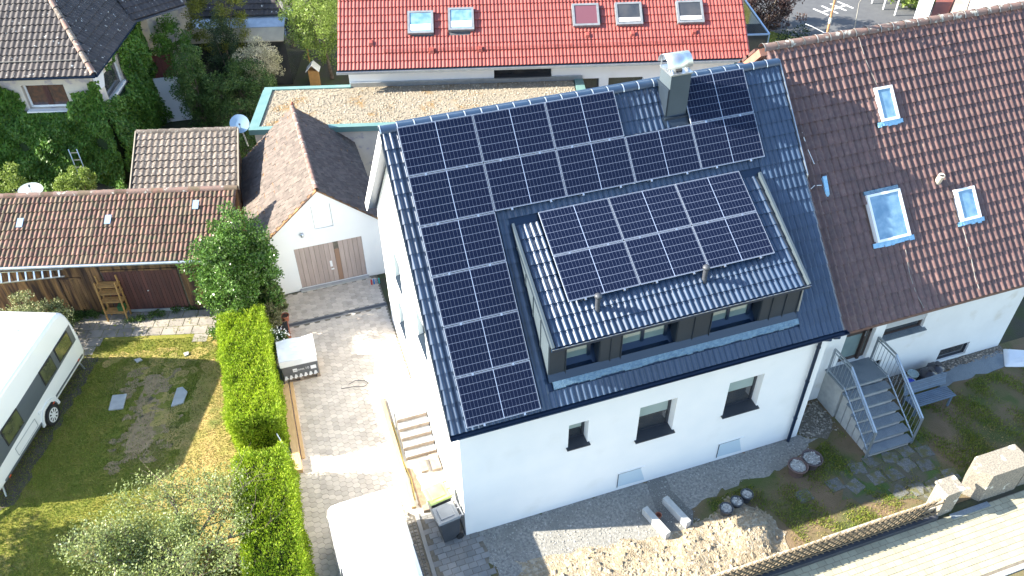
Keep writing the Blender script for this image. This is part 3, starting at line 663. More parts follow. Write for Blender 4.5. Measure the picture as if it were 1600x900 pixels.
# roof mast and aerial behind the ridge
r = empty('roof_mast', (12.25, 5.5, NZ - .2), 'rusty brown steel mast rising behind the ridge of the brown roof', 'mast')
mb = MB().m(M_rust); mb.cyl((12.25, 5.5, NZ - .3), (12.3, 5.6, NZ + 1.6), .03, n=8).m(M_peb).cyl((12.26, 5.52, NZ + .25), (12.265, 5.53, NZ + .40), .042, n=8); mb.build('pole', None, r)
mb = MB().m(M_white); mb.tube([(12.0, 5.35, NZ + .1), (11.7, 5.5, NZ + .25), (11.55, 5.6, NZ + .3)][::-1] + [(12.2, 5.35, NZ + .05)], .012, 5); mb.build('cable', None, r)
r = empty('aerial', (13.0, 5.4, NZ - .1), 'thin grey wire aerial standing on the brown ridge, right of the rusty mast', 'aerial')
mb = MB().m(M_peb); mb.tube([(12.95, 5.3, NZ), (13.05, 5.5, NZ + .7), (13.2, 5.5, NZ + 1.15)], .014, 5).tube([(13.2, 5.5, NZ + 1.15), (13.5, 5.45, NZ + 1.1)], .012, 5); mb.build('rod', None, r)

# front steps with railings
st = empty('front_steps', (12.2, 0, 0), 'grey granite front steps with two galvanised railings, up to the brown door', 'steps')
SX0, SX1 = 11.48, 12.94
mb = MB().m(M_gran); mb.box(SX0 - .06, SX1, .22, 1.05, 1.24, 1.30); mb.m(M_conc).box(SX0, SX1 - .05, .27, 1.05, -.2, 1.24); mb.build('landing', None, st)
for k in range(6):
    z = 1.30 - (k + 1) * .186; y0 = .22 - (k + 1) * .262
    mb = MB().m(M_gran); mb.box(SX0 + .01 * k - .02, SX1 + .012 * k, y0 - .02, y0 + .262, z - .05, z).m(M_conc).box(SX0 + .05, SX1 - .05, y0 + .02, y0 + .258, -.2, z - .05); mb.build('step', None, st)
for side, x in ((0, SX0 - .05), (1, SX1 - .01)):
    mb = MB().m(M_zinc); x2 = x + .06 * side + .02; h = .92
    A, B_, Cc = (x, .95, 1.3), (x, .20, 1.3), (x2, -1.32, .18)
    for o, wd in ((h, .055), (h - .12, .03), (.06, .03)):
        mb.bar((A[0], A[1], A[2] + o), (B_[0], B_[1], B_[2] + o), wd, .03).bar((B_[0], B_[1], B_[2] + o), (Cc[0], Cc[1], Cc[2] + o), wd, .03)
    mb.bar((x, .95, 1.22), (x, .95, 1.3 + h), .05).bar((Cc[0], Cc[1], .0), (Cc[0], Cc[1], Cc[2] + h), .05)
    rail = mb.build('railing', None, st)
    for k in range(18):
        t = (k + .7) / 18.4; L1 = .75; L2 = 1.52; s = t * (L1 + L2)
        if s < L1: p = (x, .95 - s, 1.3)
        else: q = (s - L1) / L2; p = (x + (x2 - x) * q, .20 - s + L1, 1.3 - 1.12 * q)
        mb = MB().m(M_zinc); mb.cyl((p[0], p[1], p[2] + .07), (p[0], p[1], p[2] + h - .12), .0085, n=5, caps=False); mb.build('baluster', None, rail)

# ================================================================== GARAGE
ga = empty('garage', (-1.5, 14.5, 0), 'white garage with old brown plain-tiled gable roof and pinkish board doors', 'garage')
GX, GZ, GK = -1.54, 4.06, .84; GY0, GY1 = 11.36, 17.45
mb = MB().m(M_render); wall(mb, (0, 11.45, 0), (1, 0, 0), (0, 0, 1), [(-3.95, -.3), (.42, -.3), (.42, GZ - .14 - (.42 - GX) * GK), (GX, GZ - .14), (-3.95, GZ - .14 - (GX + 3.95) * GK)], [(-2.66, -.33, .06, 1.80), (-1.83, -1.2, 2.45, 3.38)], .07, (0, 1, 0))
for x in (-3.95, .42): mb.poly([(x, 11.45, -.3), (x, 17.3, -.3), (x, 17.3, GZ - .14 - abs(x - GX) * GK), (x, 11.45, GZ - .14 - abs(x - GX) * GK)])
mb.poly([(-3.95, 17.3, -.3), (.42, 17.3, -.3), (.42, 17.3, 2.2), (GX, 17.3, GZ - .14), (-3.95, 17.3, 2.0)])
mb.build('wall', None, ga)
gd = MB().m(M_joint).box(-2.66, -.33, 11.50, 11.53, .06, 1.80).m(M_conc).box(-2.72, -.28, 11.30, 11.50, -.02, .055).build('door', None, ga)
nbd = 14; bw = 2.33 / nbd
for k in range(nbd):
    a = -2.66 + k * bw; mb = MB().m(M_gdoor2 if k == 8 else M_gdoor); z0 = .22 if k == 8 else .08; mb.box(a + .006, a + bw - .006, 11.478, 11.50, .08, 1.78 if k != 8 else 1.45); mb.build('door_board', None, gd)
mb = MB().m(M_white).box(-1.55, -1.47, 11.46, 11.478, .75, 1.0).box(-1.54, -1.44, 11.45, 11.478, .62, .66).build('latch', None, gd)
MB().m(M_render).box(-1.82, -1.21, 11.485, 11.50, 2.46, 3.37).build('loft_hatch', None, ga)
MB().m(M_metal).lathe((-2.28, 11.38, 2.35), [(.001, .1), (.05, .09), (.07, 0), (.04, -.06), (.001, -.07)], 10).build('lamp', None, ga)
mb = MB().m(M_plank)
cg, sg = math.cos(math.atan(GK)), math.sin(math.atan(GK))
LL, LR = (GX + 4.02) / cg, 2.72
for s, L in ((-1, LL), (1, LR)):
    mb.obox((GX, GY0, GZ - .09), (s * L * cg, 0, -L * sg), (0, GY1 - GY0, 0), (0, 0, .05))
groof = mb.build('roof', None, ga)
TG = flat_tile('plain_tile', .18, .155, M_tgar)
nr = int(LL / .155) + 1; nc = int((GY1 - GY0) / .18)
tile_roof(groof, (GX - LL * cg, GY1, GZ - LL * sg - .04), (0, -1, 0), (cg, 0, sg), nc, nr, .18, .155, TG, M_tgar, 200, jit=.008, stag=.5)
nr = int(LR / .155) + 1
tile_roof(groof, (GX + LR * cg, GY0, GZ - LR * sg - .04), (0, 1, 0), (-cg, 0, sg), nc, nr, .18, .155, TG, M_tgar, 100, jit=.008, stag=.5, hidden=lambda u, v: u < 1.0 and v < 1.6)
for k in range(18):
    a = GY0 - .02 + k * .34; mb = MB().m(M_ridgenb if k < 17 else M_tgar); P = []; n = 6
    for yy, r in ((a, .10), (a + .36, .085)):
        for i in range(n + 1):
            th = math.pi * (i / n); P.append((GX - r * math.cos(th), yy, GZ - .02 + r * math.sin(th)))
    mb.faces(P, [(i, n + 1 + i, n + 2 + i, i + 1) for i in range(n)], True); mb.build('ridge_tile', None, groof)
tag(MB().m(M_terra).lathe((GX, GY1 - .02, GZ + .03), [(.001, .12), (.07, .09), (.09, .03), (.07, -.05), (.001, -.06)], 10).build('ridge_finial', None, ga), 'orange ball end piece of the ridge')

# ================================================================== REAR PLOTS (local frame BM: u to the right along the eaves, v away)
def Bv(u, v, z): return BM @ Vector((u, v, z))
BX, BY = (Bv(1, 0, 0) - F0), (Bv(0, 1, 0) - F0)
# flat roofed annex with gravel
an = empty('flat_roofed_annex', (5, 2, 0), 'flat-roofed annex covered in pale gravel with green copper edge, behind the garage', 'annex', M=BM)
MB(BM).m(M_ochre).box(0.05, 13.2, 0.1, 3.55, -.1, 2.86).build('wall', None, an)
MB(BM).m(M_roofgrav).box(.25, 12.9, .25, 3.5, 2.86, 2.955).build('gravel_bed', None, an)
mb = MB(BM).m(M_patina)
for a in ((-.12, 0, 13.3, .26), (-.12, 3.38, 3.5, 3.62)):
    mb.box(a[0], a[2], a[1], a[3], 2.80, 3.02 if a[1] == 0 else 3.015)
mb.box(-.14, .24, .26, 3.38, 2.80, 3.017).box(12.95, 13.32, .26, 3.55, 2.80, 3.018); mb.build('edge_capping', None, an)
mb = MB(BM).m(M_zinc); mb.box(3.5, 13.3, 3.46, 3.555, 2.96, 3.14)
mb.build('wall_flashing', None, an)
n = 5200; U = rng.uniform(.25, 12.9, n); Vv = rng.uniform(.28, 3.44, n); sz = rng.uniform(.015, .045, n)
def stones(name, P, sz, mt, parent=None, label=None, cat=None, kind='stuff', flat=.7):
    n = len(P); base = np.array([(1, 0, 0), (0, 1, 0), (-1, 0, 0), (0, -1, 0), (0, 0, 1), (0, 0, -1)], float)
    d = base[None] * rng.uniform(.6, 1.25, (n, 6, 1)) + rng.normal(0, .12, (n, 6, 3)); a = rng.uniform(0, 6.28, n); c_, s_ = np.cos(a), np.sin(a)
    x = d[..., 0] * c_[:, None] - d[..., 1] * s_[:, None]; y = d[..., 0] * s_[:, None] + d[..., 1] * c_[:, None]
    V = np.stack([x, y, d[..., 2] * flat], -1) * sz[:, None, None] + P[:, None]
    F = np.array([(0, 1, 4), (1, 2, 4), (2, 3, 4), (3, 0, 4), (1, 0, 5), (2, 1, 5), (3, 2, 5), (0, 3, 5)])
    FF = (F[None] + (np.arange(n) * 6)[:, None, None]).reshape(-1, 3)
    o = link(name, npmesh(name, V.reshape(-1, 3), FF, mt, np.repeat(rng.random(n), 8)), I4, parent); return tag(o, label, cat, None, kind)
PB = np.array(BM)[:3, :3]; PO = np.array(F0)
def toW(P): return P @ PB.T + PO
stones('gravel', toW(np.stack([U, Vv, np.full(n, 2.965)], 1)), sz, mat('roof_pebble', (.40, .35, .27), (.28, .24, .18), 9, .9, var=.4, hue=((.26, .18, .09), .85)), an)
# red roofed house
rh = empty('red_roofed_house', (11, 8, 0), 'long white house with bright red tiled roof and five roof windows at the top', 'house', M=BM)
KR = math.tan(math.radians(35)); cr, sr = math.cos(math.atan(KR)), math.sin(math.atan(KR))
def zred(v): return 3.98 + (v - 3.10) * KR
mb = MB(BM).m(M_render); wall(mb, (3.45, 3.6, 0), (1, 0, 0), (0, 0, 1), [(0, -.2), (16.35, -.2), (16.35, 4.0), (0, 4.0)], [(6.1, 8.55, 2.95, 3.60), (9.75, 10.6, 2.3, 2.95), (11.0, 12.5, 2.3, 2.95)], .5, (0, 1, 0))
mb.poly([(3.45, 3.6, -.2), (3.45, 14, -.2), (3.45, 14, 4), (3.45, 8.8, 7.6), (3.45, 3.6, 4)]).poly([(19.8, 3.6, -.2), (19.8, 14, -.2), (19.8, 14, 4), (19.8, 8.8, 7.6), (19.8, 3.6, 4)]).poly([(3.45, 14, -.2), (19.8, 14, -.2), (19.8, 14, 4), (3.45, 14, 4)])
mb.build('wall', None, rh)
mb = MB(BM).m(M_dglass).box(9.5, 12.05, 3.95, 4.0, 2.9, 3.62).m(M_asph).box(9.5, 12.05, 3.6, 4.0, 2.9, 3.1).m(M_stone).box(9.5, 12.05, 3.62, 4.0, 3.50, 3.59); mb.build('strip_window', None, rh)
for a, b in ((13.2, 14.05), (14.45, 15.95)):
    MB(BM).m(M_winf).box(a, b, 3.85, 3.9, 2.3, 2.95).m(M_dark if False else M_dglass).box(a + .06, b - .06, 3.83, 3.85, 2.36, 2.89).build('window', None, rh)
mb = MB(BM).m(M_asph); v1 = 8.8
mb.hexa([(3.12, 3.12, zred(3.12) - .18), (20.25, 3.12, zred(3.12) - .18), (20.25, v1, zred(v1) - .18), (3.12, v1, zred(v1) - .18), (3.12, 3.12, zred(3.12) - .03), (20.25, 3.12, zred(3.12) - .03), (20.25, v1, zred(v1) - .03), (3.12, v1, zred(v1) - .03)])
rroof = mb.build('roof', None, rh)
mb = MB(BM).m(M_tred); mb.poly([(3.12, v1, zred(v1)), (20.25, v1, zred(v1)), (20.25, 14.4, zred(3.2)), (3.12, 14.4, zred(3.2))]); mb.build('rear_roof', None, rh)
TR = tile_mesh('red_tile', .306, .36, 2, .036, M_tred, 5, thick=.03, lift=.035)
Yr = BY * cr + Vector((0, 0, sr)); Rsky = [(6.03, 4.28, 1.07), (7.72, 4.36, 1.07), (12.93, 4.38, 1.12), (14.75, 4.38, 1.12), (17.35, 4.38, 1.12)]
def redkeep(u, v):
    uu, vv = 3.12 + u, 3.05 + v * cr
    return not any(a + .02 < uu < a + w - .02 and b < vv < b + .98 * cr for a, b, w in Rsky)
tile_roof(rroof, Bv(3.12, 3.05, zred(3.05) - .03), BX, Yr, 56, 19, .306, .36, TR, M_tred, 300, keep=redkeep)
for i, (a, b, w) in enumerate(Rsky):
    g = [M_skyg, M_skyg, mat('skylight_glass_red_blind', (.15, .06, .075), rough=.1, coat=.6), M_dglass, M_dglass][i]
    skylight(rh, Bv(a, b, zred(b) + .03), BX, Yr, w, 1.05, M_skyfg, g, None, up=.12, fr=.09, tray=[.28, .28, None, .18, .18][i])
mb = MB(BM).m(M_gut); mb.box(3.08, 20.3, 2.93, 3.04, zred(3.05) - .12, zred(3.05) - .05).m(M_zinc).box(3.08, 20.3, 2.89, 2.93, zred(3.05) - .14, zred(3.05) - .04); mb.build('gutter', None, rh)
sgp = []
for k in range(24):
    u = 5.2 + k * .62; mb = MB(BM).m(M_tred); z = zred(3.62) + .02; mb.box(u, u + .03, 3.60, 3.64, z, z + .14); sgp.append(mb)
mb = MB(BM).m(M_tred)
for u, v in ((4.4, 3.9), (6.4, 5.75), (6.9, 3.55), (8.1, 5.75), (8.9, 3.55), (13.4, 3.95), (15.3, 3.95), (17.9, 3.95)):
    z = zred(v) + .05; m2 = MB(BM).m(M_tred); m2.hexa([(u, v, z - .03), (u + .2, v, z - .03), (u + .2, v + .2, z + .1), (u, v + .2, z + .1), (u + .03, v + .02, z + .10), (u + .17, v + .02, z + .10), (u + .17, v + .18, z + .17), (u + .03, v + .18, z + .17)]).build('vent_tile', None, rroof)
mb = MB(BM).m(M_tred)
for z in (.05, .11, .17): mb.bar((5.0, 3.62, zred(3.62) + z), (20.0, 3.62, zred(3.62) + z), .012)
for k in range(26): u = 5.1 + k * .59; mb.box(u, u + .02, 3.61, 3.63, zred(3.62), zred(3.62) + .19)
mb.build('snow_guard', None, rroof)
ba = empty('balcony', (21, 8, 0), 'steel balcony with dark glass screens and pale blue rails behind the red roof', 'balcony', M=BM)
mb = MB(BM).m(M_gut).box(20.3, 21.9, 5.6, 9.6, 2.5, 2.6).build('floor', None, ba)
MB(BM).m(M_dglass).box(20.35, 21.75, 5.62, 5.65, 2.65, 3.75).box(21.8, 21.83, 5.7, 9.5, 2.65, 3.75).build('screen', None, ba, kind='stuff')
mb = MB(BM).m(mat('pale_blue_rail', (.3, .42, .6), rough=.3, metal=.3)).bar((20.3, 5.62, 3.8), (21.85, 5.62, 3.8), .06).bar((21.85, 5.62, 3.8), (21.85, 9.6, 3.8), .06)
for u in (20.6, 21.85): mb.bar((u, 5.62, 2.5), (u, 5.62, 3.8), .04)
mb.bar((21.85, 9.5, 2.5), (21.85, 9.5, 3.8), .04).build('rail', None, ba)
mb = MB(BM).m(M_gut).bar((21.5, 5.9, 0), (21.5, 5.9, 2.5), .1).bar((20.5, 5.9, 0), (21.7, 5.9, 2.5), .08).bar((21.6, 9.2, 0), (21.6, 9.2, 2.5), .1).build('post', None, ba, kind='stuff')

# long garden shed
sh = empty('garden_shed', (-4, -6, 0), 'long low brown plank shed with mossy tiled roof and red-brown double door', 'shed', M=BM)
KS = (3.5 - 2.38) / (7.23 - 4.85); cs, ss = math.cos(math.atan(KS)), math.sin(math.atan(KS))
def zs(v): return 2.42 + (v + 7.25) * KS
shb = MB(BM).m(M_joint).box(-10.2, .38, -6.9, -4.95, 0, 2.3).build('core', None, sh)
mb = MB(BM).m(M_plank).hexa([(-10.3, -7.22, zs(-7.22) - .12), (.46, -7.22, zs(-7.22) - .12), (.46, -4.85, zs(-4.85) - .12), (-10.3, -4.85, zs(-4.85) - .12), (-10.3, -7.22, zs(-7.22) - .03), (.46, -7.22, zs(-7.22) - .03), (.46, -4.85, zs(-4.85) - .03), (-10.3, -4.85, zs(-4.85) - .03)])
sroof = mb.build('roof', None, sh)
TS = tile_mesh('old_tile', .30, .34, 2, .042, M_tshed, 5, thick=.03, lift=.035)
tile_roof(sroof, Bv(-10.3, -7.27, zs(-7.27) - .03), BX, BY * cs + Vector((0, 0, ss)), 36, 8, .30, .335, TS, M_tshed, 290, jit=.009)
for k in range(25):
    a = -9.6 + k * .405; P = []; n = 6; mb = MB(BM).m(M_ridgenb if k % 3 else M_tshed)
    for xx, r in ((a, .12), (a + .42, .10)):
        for i in range(n + 1):
            th = math.pi * (i / n); P.append((xx, -4.85 - r * math.cos(th), zs(-4.85) - .03 + r * math.sin(th)))
    mb.faces(P, [(i, i + 1, n + 2 + i, n + 1 + i) for i in range(n)], True); mb.build('ridge_tile', None, sroof)
for u in (-6.55, -3.7, -.9 + .02):
    v = -6.0 if u < -1 else -5.6; MB(BM).m(mat('glass_tile', (.25, .33, .45), rough=.15, spec=.8)).hexa([(u, v, zs(v) + .04), (u + .2, v, zs(v) + .04), (u + .2, v + .3, zs(v + .3) + .04), (u, v + .3, zs(v + .3) + .04), (u, v, zs(v) + .06), (u + .2, v, zs(v) + .06), (u + .2, v + .3, zs(v + .3) + .06), (u, v + .3, zs(v + .3) + .06)]).build('glass_tile', None, sroof)
MB(BM).m(M_zinc).cyl((-10.3, -7.33, 2.40), (.4, -7.33, 2.36), .055, n=8).build('gutter', None, sh)
k = 0; u = -9.9
while u < .38:
    w = random.uniform(.13, .17)
    if not (-3.90 < u + w / 2 < -1.45) and not (-5.35 < u + w / 2 < -4.65) and not (-1.12 < u + w / 2 < -.35):
        MB(BM).m(M_plank).box(u + .004, u + w - .004, -6.955 + random.uniform(-.006, .006), -6.92, random.uniform(0, .08), 2.3).build('plank', None, sh)
    u += w
for (a, b, z0, z1, mt_) in ((-3.9, -1.45, .12, 1.80, M_rplank), (-5.35, -4.65, .15, 1.55, M_plank), (-1.12, -.35, .12, 1.65, M_plank)):
    d_ = MB(BM).m(M_joint).box(a, b, -6.93, -6.905, 0, 2.3).build('door', None, sh); nn = int(round((b - a) / .122)); w = (b - a) / nn
    for k in range(nn): MB(BM).m(mt_).box(a + k * w + .004, a + (k + 1) * w - .004, -6.965, -6.935, z0, z1).build('board', None, d_)
    MB(BM).m(M_plank).box(a - .02, b + .02, -6.99, -6.93, z1 + .01, z1 + .07).box(a, b, -6.96, -6.93, z1 + .09, 2.3).build('lintel', None, d_)
    if b - a > 2: MB(BM).m(M_white).lathe((-2.6, -6.99, .95), [(.001, .03), (.03, 0), (.001, -.03)], 8).build('handle', None, d_); MB(BM).m(M_conc).box(a, b, -6.98, -6.9, 0, .11).build('sill', None, d_)
# small shed behind it
s2 = empty('small_shed', (-1.3, -3.8, 0), 'small dark wooden shed with lichened grey-brown tile roof behind the long shed', 'shed', M=BM)
K2 = (3.45 - 2.8) / 2.98; c2_, s2_ = math.cos(math.atan(K2)), math.sin(math.atan(K2))
def z2(v): return 2.8 + (v + 3.68) * K2
MB(BM).m(M_plank).hexa([(-3.5, -3.6, 0), (.02, -3.6, 0), (-.42, -.7, 0), (-3.9, -.7, 0), (-3.5, -3.6, 2.70), (.02, -3.6, 2.70), (-.42, -.7, 3.30), (-3.9, -.7, 3.30)]).build('wall', None, s2)
def sk2(u0, v0): return u0 - .155 * (v0 + 3.68)
def q2(a, b, lo, hi): return [(sk2(a, -3.70), -3.70, z2(-3.70) + lo), (sk2(b, -3.70), -3.70, z2(-3.70) + lo), (sk2(b, -.66), -.66, z2(-.66) + lo), (sk2(a, -.66), -.66, z2(-.66) + lo), (sk2(a, -3.70), -3.70, z2(-3.70) + hi), (sk2(b, -3.70), -3.70, z2(-3.70) + hi), (sk2(b, -.66), -.66, z2(-.66) + hi), (sk2(a, -.66), -.66, z2(-.66) + hi)]
mb = MB(BM).m(M_plank).hexa(q2(-3.60, .16, -.1, -.02)).m(mat('grey_verge_board', (.3, .26, .2), rough=.9)).hexa(q2(-3.64, -3.60, -.08, .06)).hexa(q2(.16, .20, -.08, .06))
s2r = mb.build('roof', None, s2)
T2 = tile_mesh('lichened_tile', .215, .385, 1, .040, M_tshed2, 6, thick=.035, lift=.04)
tile_roof(s2r, Bv(-3.58, -3.72, z2(-3.72) - .02), BX, ((BY - BX * .155) * c2_ + Vector((0, 0, s2_))), 17, 8, .219, .386, T2, M_tshed2, 200, jit=.007)
for k in range(9):
    a = -4.06 + k * .415; P = []; n = 6; mb = MB(BM).m(M_tshed2)
    for xx, r in ((a, .12), (a + .42, .10)):
        for i in range(n + 1):
            th = math.pi * (i / n); P.append((xx, -.66 - r * math.cos(th), z2(-.66) - .02 + r * math.sin(th)))
    mb.faces(P, [(i, i + 1, n + 2 + i, n + 1 + i) for i in range(n)], True); mb.build('ridge_tile', None, s2r)

# ivy-clad house, top left
lh = empty('ivy_clad_house', (-9, 5, 0), 'house with dark lichened tile roof whose walls are covered in green ivy', 'house', M=BM)
mb = MB(BM).m(M_ochre); wall(mb, (-14, 1.5, 0), (1, 0, 0), (0, 0, 1), [(0, -.2), (7.9, -.2), (7.9, 4.95), (0, 4.95)], [(5.2, 6.8, 3.45, 4.45)], .22, (0, 1, 0))
wall(mb, (-6.1, 1.5, 0), (0, 1, 0), (0, 0, 1), [(0, -.2), (5.6, -.2), (5.6, 4.9), (0, 4.9)], [(.95, 2.85, 3.2, 4.25)], .18, (-1, 0, 0)); mb.build('wall', None, lh)
def bwin(a, b, z0, z1, v, gl, fr=.08, mul=2, name='window'):
    mb = MB(BM).m(M_white).box(a, b, v - .04, v, z0, z0 + fr).box(a, b, v - .04, v, z1 - fr, z1).box(a, a + fr, v - .04, v, z0 + fr, z1 - fr).box(b - fr, b, v - .04, v, z0 + fr, z1 - fr).box(a - .06, b + .06, v - .42, v - .04, z0 - .06, z0 - .01)
    w = mb.build(name, None, lh); MB(BM).m(gl).box(a + fr, b - fr, v - .02, v - .01, z0 + fr, z1 - fr).m(M_rplank).box((a + b) / 2 - .1, (a + b) / 2 + .1, v - .035, v - .02, z0 + fr, z1 - fr).build('pane', None, w)
bwin(-8.8, -7.2, 3.45, 4.45, 1.70, mat('window_painted_roof_reflection', (.12, .05, .035), (.05, .03, .03), 6, .08, spec=1))  # reflection of the red roof is painted into the glass colour
mb = MB(BM).m(M_white).box(-6.12, -6.02, 2.45, 4.35, 3.14, 3.22).box(-6.26, -6.2, 2.45, 2.55, 3.2, 4.25).box(-6.26, -6.2, 4.25, 4.35, 3.2, 4.25).box(-6.26, -6.2, 2.55, 4.25, 4.15, 4.25)
w = mb.build('window', None, lh); MB(BM).m(M_dglass).box(-6.25, -6.24, 2.55, 4.25, 3.2, 4.15).build('pane', None, w)
MB(BM).m(M_white).hexa([(-6.09, 1.65, 4.0), (-6.06, 1.65, 4.0), (-6.06, 2.4, 3.9), (-6.09, 2.4, 3.9), (-6.09, 1.65, 4.7), (-6.06, 1.65, 4.7), (-6.06, 2.9, 4.7), (-6.09, 2.9, 4.7)]).build('gable_board', None, lh)
KF, KT = .614, .891; E0 = Vector((-5.66, 1.02, 5.0)); AP = Vector((-9.5, 6.59, 8.42))
mb = MB(BM).m(M_asph).poly([E0, AP, (-14, 6.59, 8.42), (-14, 1.02, 5.0)]).poly([E0, (-5.66, 12, 5.0), (-9.5, 12, 8.42), AP]).poly([(-14, 6.59, 8.42), AP, (-9.5, 12, 8.42), (-14, 12, 8.42)]).poly([(-14, 1.02, 4.9), (-5.66, 1.02, 4.9), (-5.66, 12, 4.9), (-14, 12, 4.9)])
mb.m(M_gut).box(-14, -5.62, .93, 1.02, 4.93, 5.0).box(-5.66, -5.56, 1.0, 6.1, 4.93, 5.0); lroof = mb.build('roof', None, lh)
TL = tile_mesh('dark_old_tile', .21, .335, 1, .035, M_tlh, 6, thick=.03, lift=.035)
cf, sf = math.cos(math.atan(KF)), math.sin(math.atan(KF)); ct, st_ = math.cos(math.atan(KT)), math.sin(math.atan(KT))
hipu = lambda v: -5.66 - (v - 1.02) * KF / KT
tile_roof(lroof, Bv(-14, .98, 4.99), BX, BY * cf + Vector((0, 0, sf)), 40, 19, .21, .335, TL, M_tlh, 190, keep=lambda u, v: -14 + u < hipu(.98 + v * cf) - .05, jit=.007)
tile_roof(lroof, Bv(-5.60, 1.0, 4.97), BY, -BX * ct + Vector((0, 0, st_)), 52, 15, .21, .335, TL, M_tlh, 100, keep=lambda u, v: u > (v * ct) * KT / KF + .1, jit=.007)
n = 12
for k in range(13):
    a = E0.lerp(AP, k / 13 + .002); b = E0.lerp(AP, (k + 1.15) / 13); MB(BM).m(M_tshed2 if k % 2 else M_ridgenb).cyl(a + Vector((0, 0, .03)), b + Vector((0, 0, .01)), .12, .10, 8, False).build('hip_tile', None, lroof)
# side wing roof
mb = MB(BM).m(M_tlh).hexa([(-5.7, 6.1, 4.95), (-3.95, 7.75, 4.95), (-3.95, 11.65, 7.2), (-5.7, 10, 7.2), (-5.7, 6.1, 5.05), (-3.95, 7.75, 5.05), (-3.95, 11.65, 7.3), (-5.7, 10, 7.3)]).m(M_gut).bar((-5.7, 6.05, 5.0), (-3.9, 7.72, 5.0), .08).m(M_ochre).hexa([(-6.5, 8.2, 0), (-5.95, 8.2, 0), (-4.8, 10.6, 0), (-6.5, 11, 0), (-6.5, 8.2, 4.9), (-5.95, 8.2, 4.9), (-4.8, 10.6, 4.9), (-6.5, 11, 4.9)])
mb.build('wing', None, lh)
kw = math.atan(2.25 / 3.9); xw = (BX * 1.75 + BY * 1.65).normalized()
tile_roof(lroof, Bv(-5.70, 6.05, 5.07), xw, (BY * math.cos(kw) + Vector((0, 0, math.sin(kw)))) - xw * (BY * math.cos(kw)).dot(xw), 12, 11, .205, .30, TL, M_tlh, 0, keep=None)
MB(BM).m(M_peb).tube([(-14, 1.55, 5.40), (-6.4, 1.55, 5.40)], .02).build('snow_guard', None, lroof)
# ivy
def ivy(name, label, u0, u1, v, z0, z1, n, side=False, holes=(), th=.35, zt=None):
    root = empty(name, ((u0 + u1) / 2 if not side else v, v if not side else (u0 + u1) / 2, 0), label, 'ivy', M=BM)
    a = rng.uniform(u0, u1, n); z = z0 + (z1 - z0) * rng.random(n) ** .9
    bulge = th * (.45 + .35 * np.sin(a * 1.9 + z * .8) * np.sin(z * 1.7 + 1.3) + .2 * np.sin(a * 5.1) * np.sin(z * 4.3 + a)) * (1.25 - (z - z0) / (z1 - z0) * .6)
    d = bulge * rng.uniform(.55, 1.05, n)
    if zt is not None: ok = z < zt(a)
    else: ok = np.ones(n, bool)
    for h in holes: ok &= ~((a > h[0]) & (a < h[1]) & (z > h[2]) & (z < h[3]))
    a, z, d = a[ok], z[ok], d[ok]; n = len(a)
    out = np.array([0, -1, 0]) if not side else np.array([1, 0, 0])
    P = np.stack([a, v - d, z], 1) if not side else np.stack([v + d, a, z], 1)
    D = unit(np.array([0, 0, -.9]) + out * .8 + rng.normal(0, .45, (n, 3))) * rng.uniform(.07, .15, (n, 1)); W = unit(np.cross(D, out + rng.normal(0, .5, (n, 3)))) * rng.uniform(.035, .06, (n, 1))
    quads('foliage', toW(P), D @ PB.T, W @ PB.T, L_ivy, root)
    MB(BM).m(mat('ivy_stem_mass_' + ('s' if side else 'f'), (.02, .04, .012), rough=1)).box(u0 + .05, u1 - .05, v - .10, v - .02, z0, min(z1, 3.2)).build('stem_mass', None, root) if not side else MB(BM).m(mat('ivy_stem_mass_s', (.02, .04, .012), rough=1)).box(v + .02, v + .1, u0 + .05, u1 - .05, z0, min(z1, 3.0)).build('stem_mass', None, root)
ivy('ivy', 'thick green ivy covering the front wall below the large window, top left', -12.5, -5.9, 1.5, 0, 4.75, 42000, False, [(-8.95, -7.1, 3.42, 4.8), (-7.6, -6.2, 4.25, 5)], .75, lambda a: 4.45 + .25 * np.sin(a * 3) - .35 * (a > -9) * (a < -6.9))
ivy('ivy', 'green ivy climbing round the right side wall beside the corner window', 1.3, 7.4, -6.1, 0, 4.6, 24000, True, [(2.3, 4.35, 3.1, 4.5), (1.4, 2.6, 3.6, 5)], .8)

# ================================================================== GROUND
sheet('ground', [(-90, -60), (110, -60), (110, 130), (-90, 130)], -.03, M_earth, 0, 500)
def P_(name, pts, z, mt, jit=.05, seg=.22, **k): return sheet(name, pts, z, mt, jit, seg, **k)
LAWN = [(-16, 13), (-11.2, 12.8), (-9.9, 10.75), (-9.3, 11.0), (-6.75, 10.3), (-5.2, 9.9), (-5.2, 4), (-5.55, -4), (-16, -4)]
P_('lawn', [(-16, 13), (-11.2, 12.8), (-9.9, 10.75), (-9.3, 11.3), (-5.2, 10.9), (-5.2, -4), (-16, -4)], -.004, M_grass)
DRY = [(-6.3, 9.0), (-5.6, 8.9), (-5.55, 6), (-5.6, 4), (-5.7, 1.5), (-6.4, 1.0), (-7.4, 3.0), (-7.2, 4.6), (-6.9, 6.0), (-6.5, 7.4)]
P_('dry_lawn', DRY, .001, M_dry, .12)
P_('dry_lawn', [(-8.9, 10.2), (-7.0, 9.95), (-6.9, 9.75), (-8.8, 9.95)], .001, M_dry, .06)
BARE = [(-7.9, 8.9), (-7.4, 8.7), (-7.15, 8.2), (-7.4, 7.6), (-7.3, 6.9), (-7.5, 6.2), (-8.1, 5.7), (-8.6, 5.9), (-8.4, 6.5), (-8.2, 7.2), (-8.2, 7.9)]
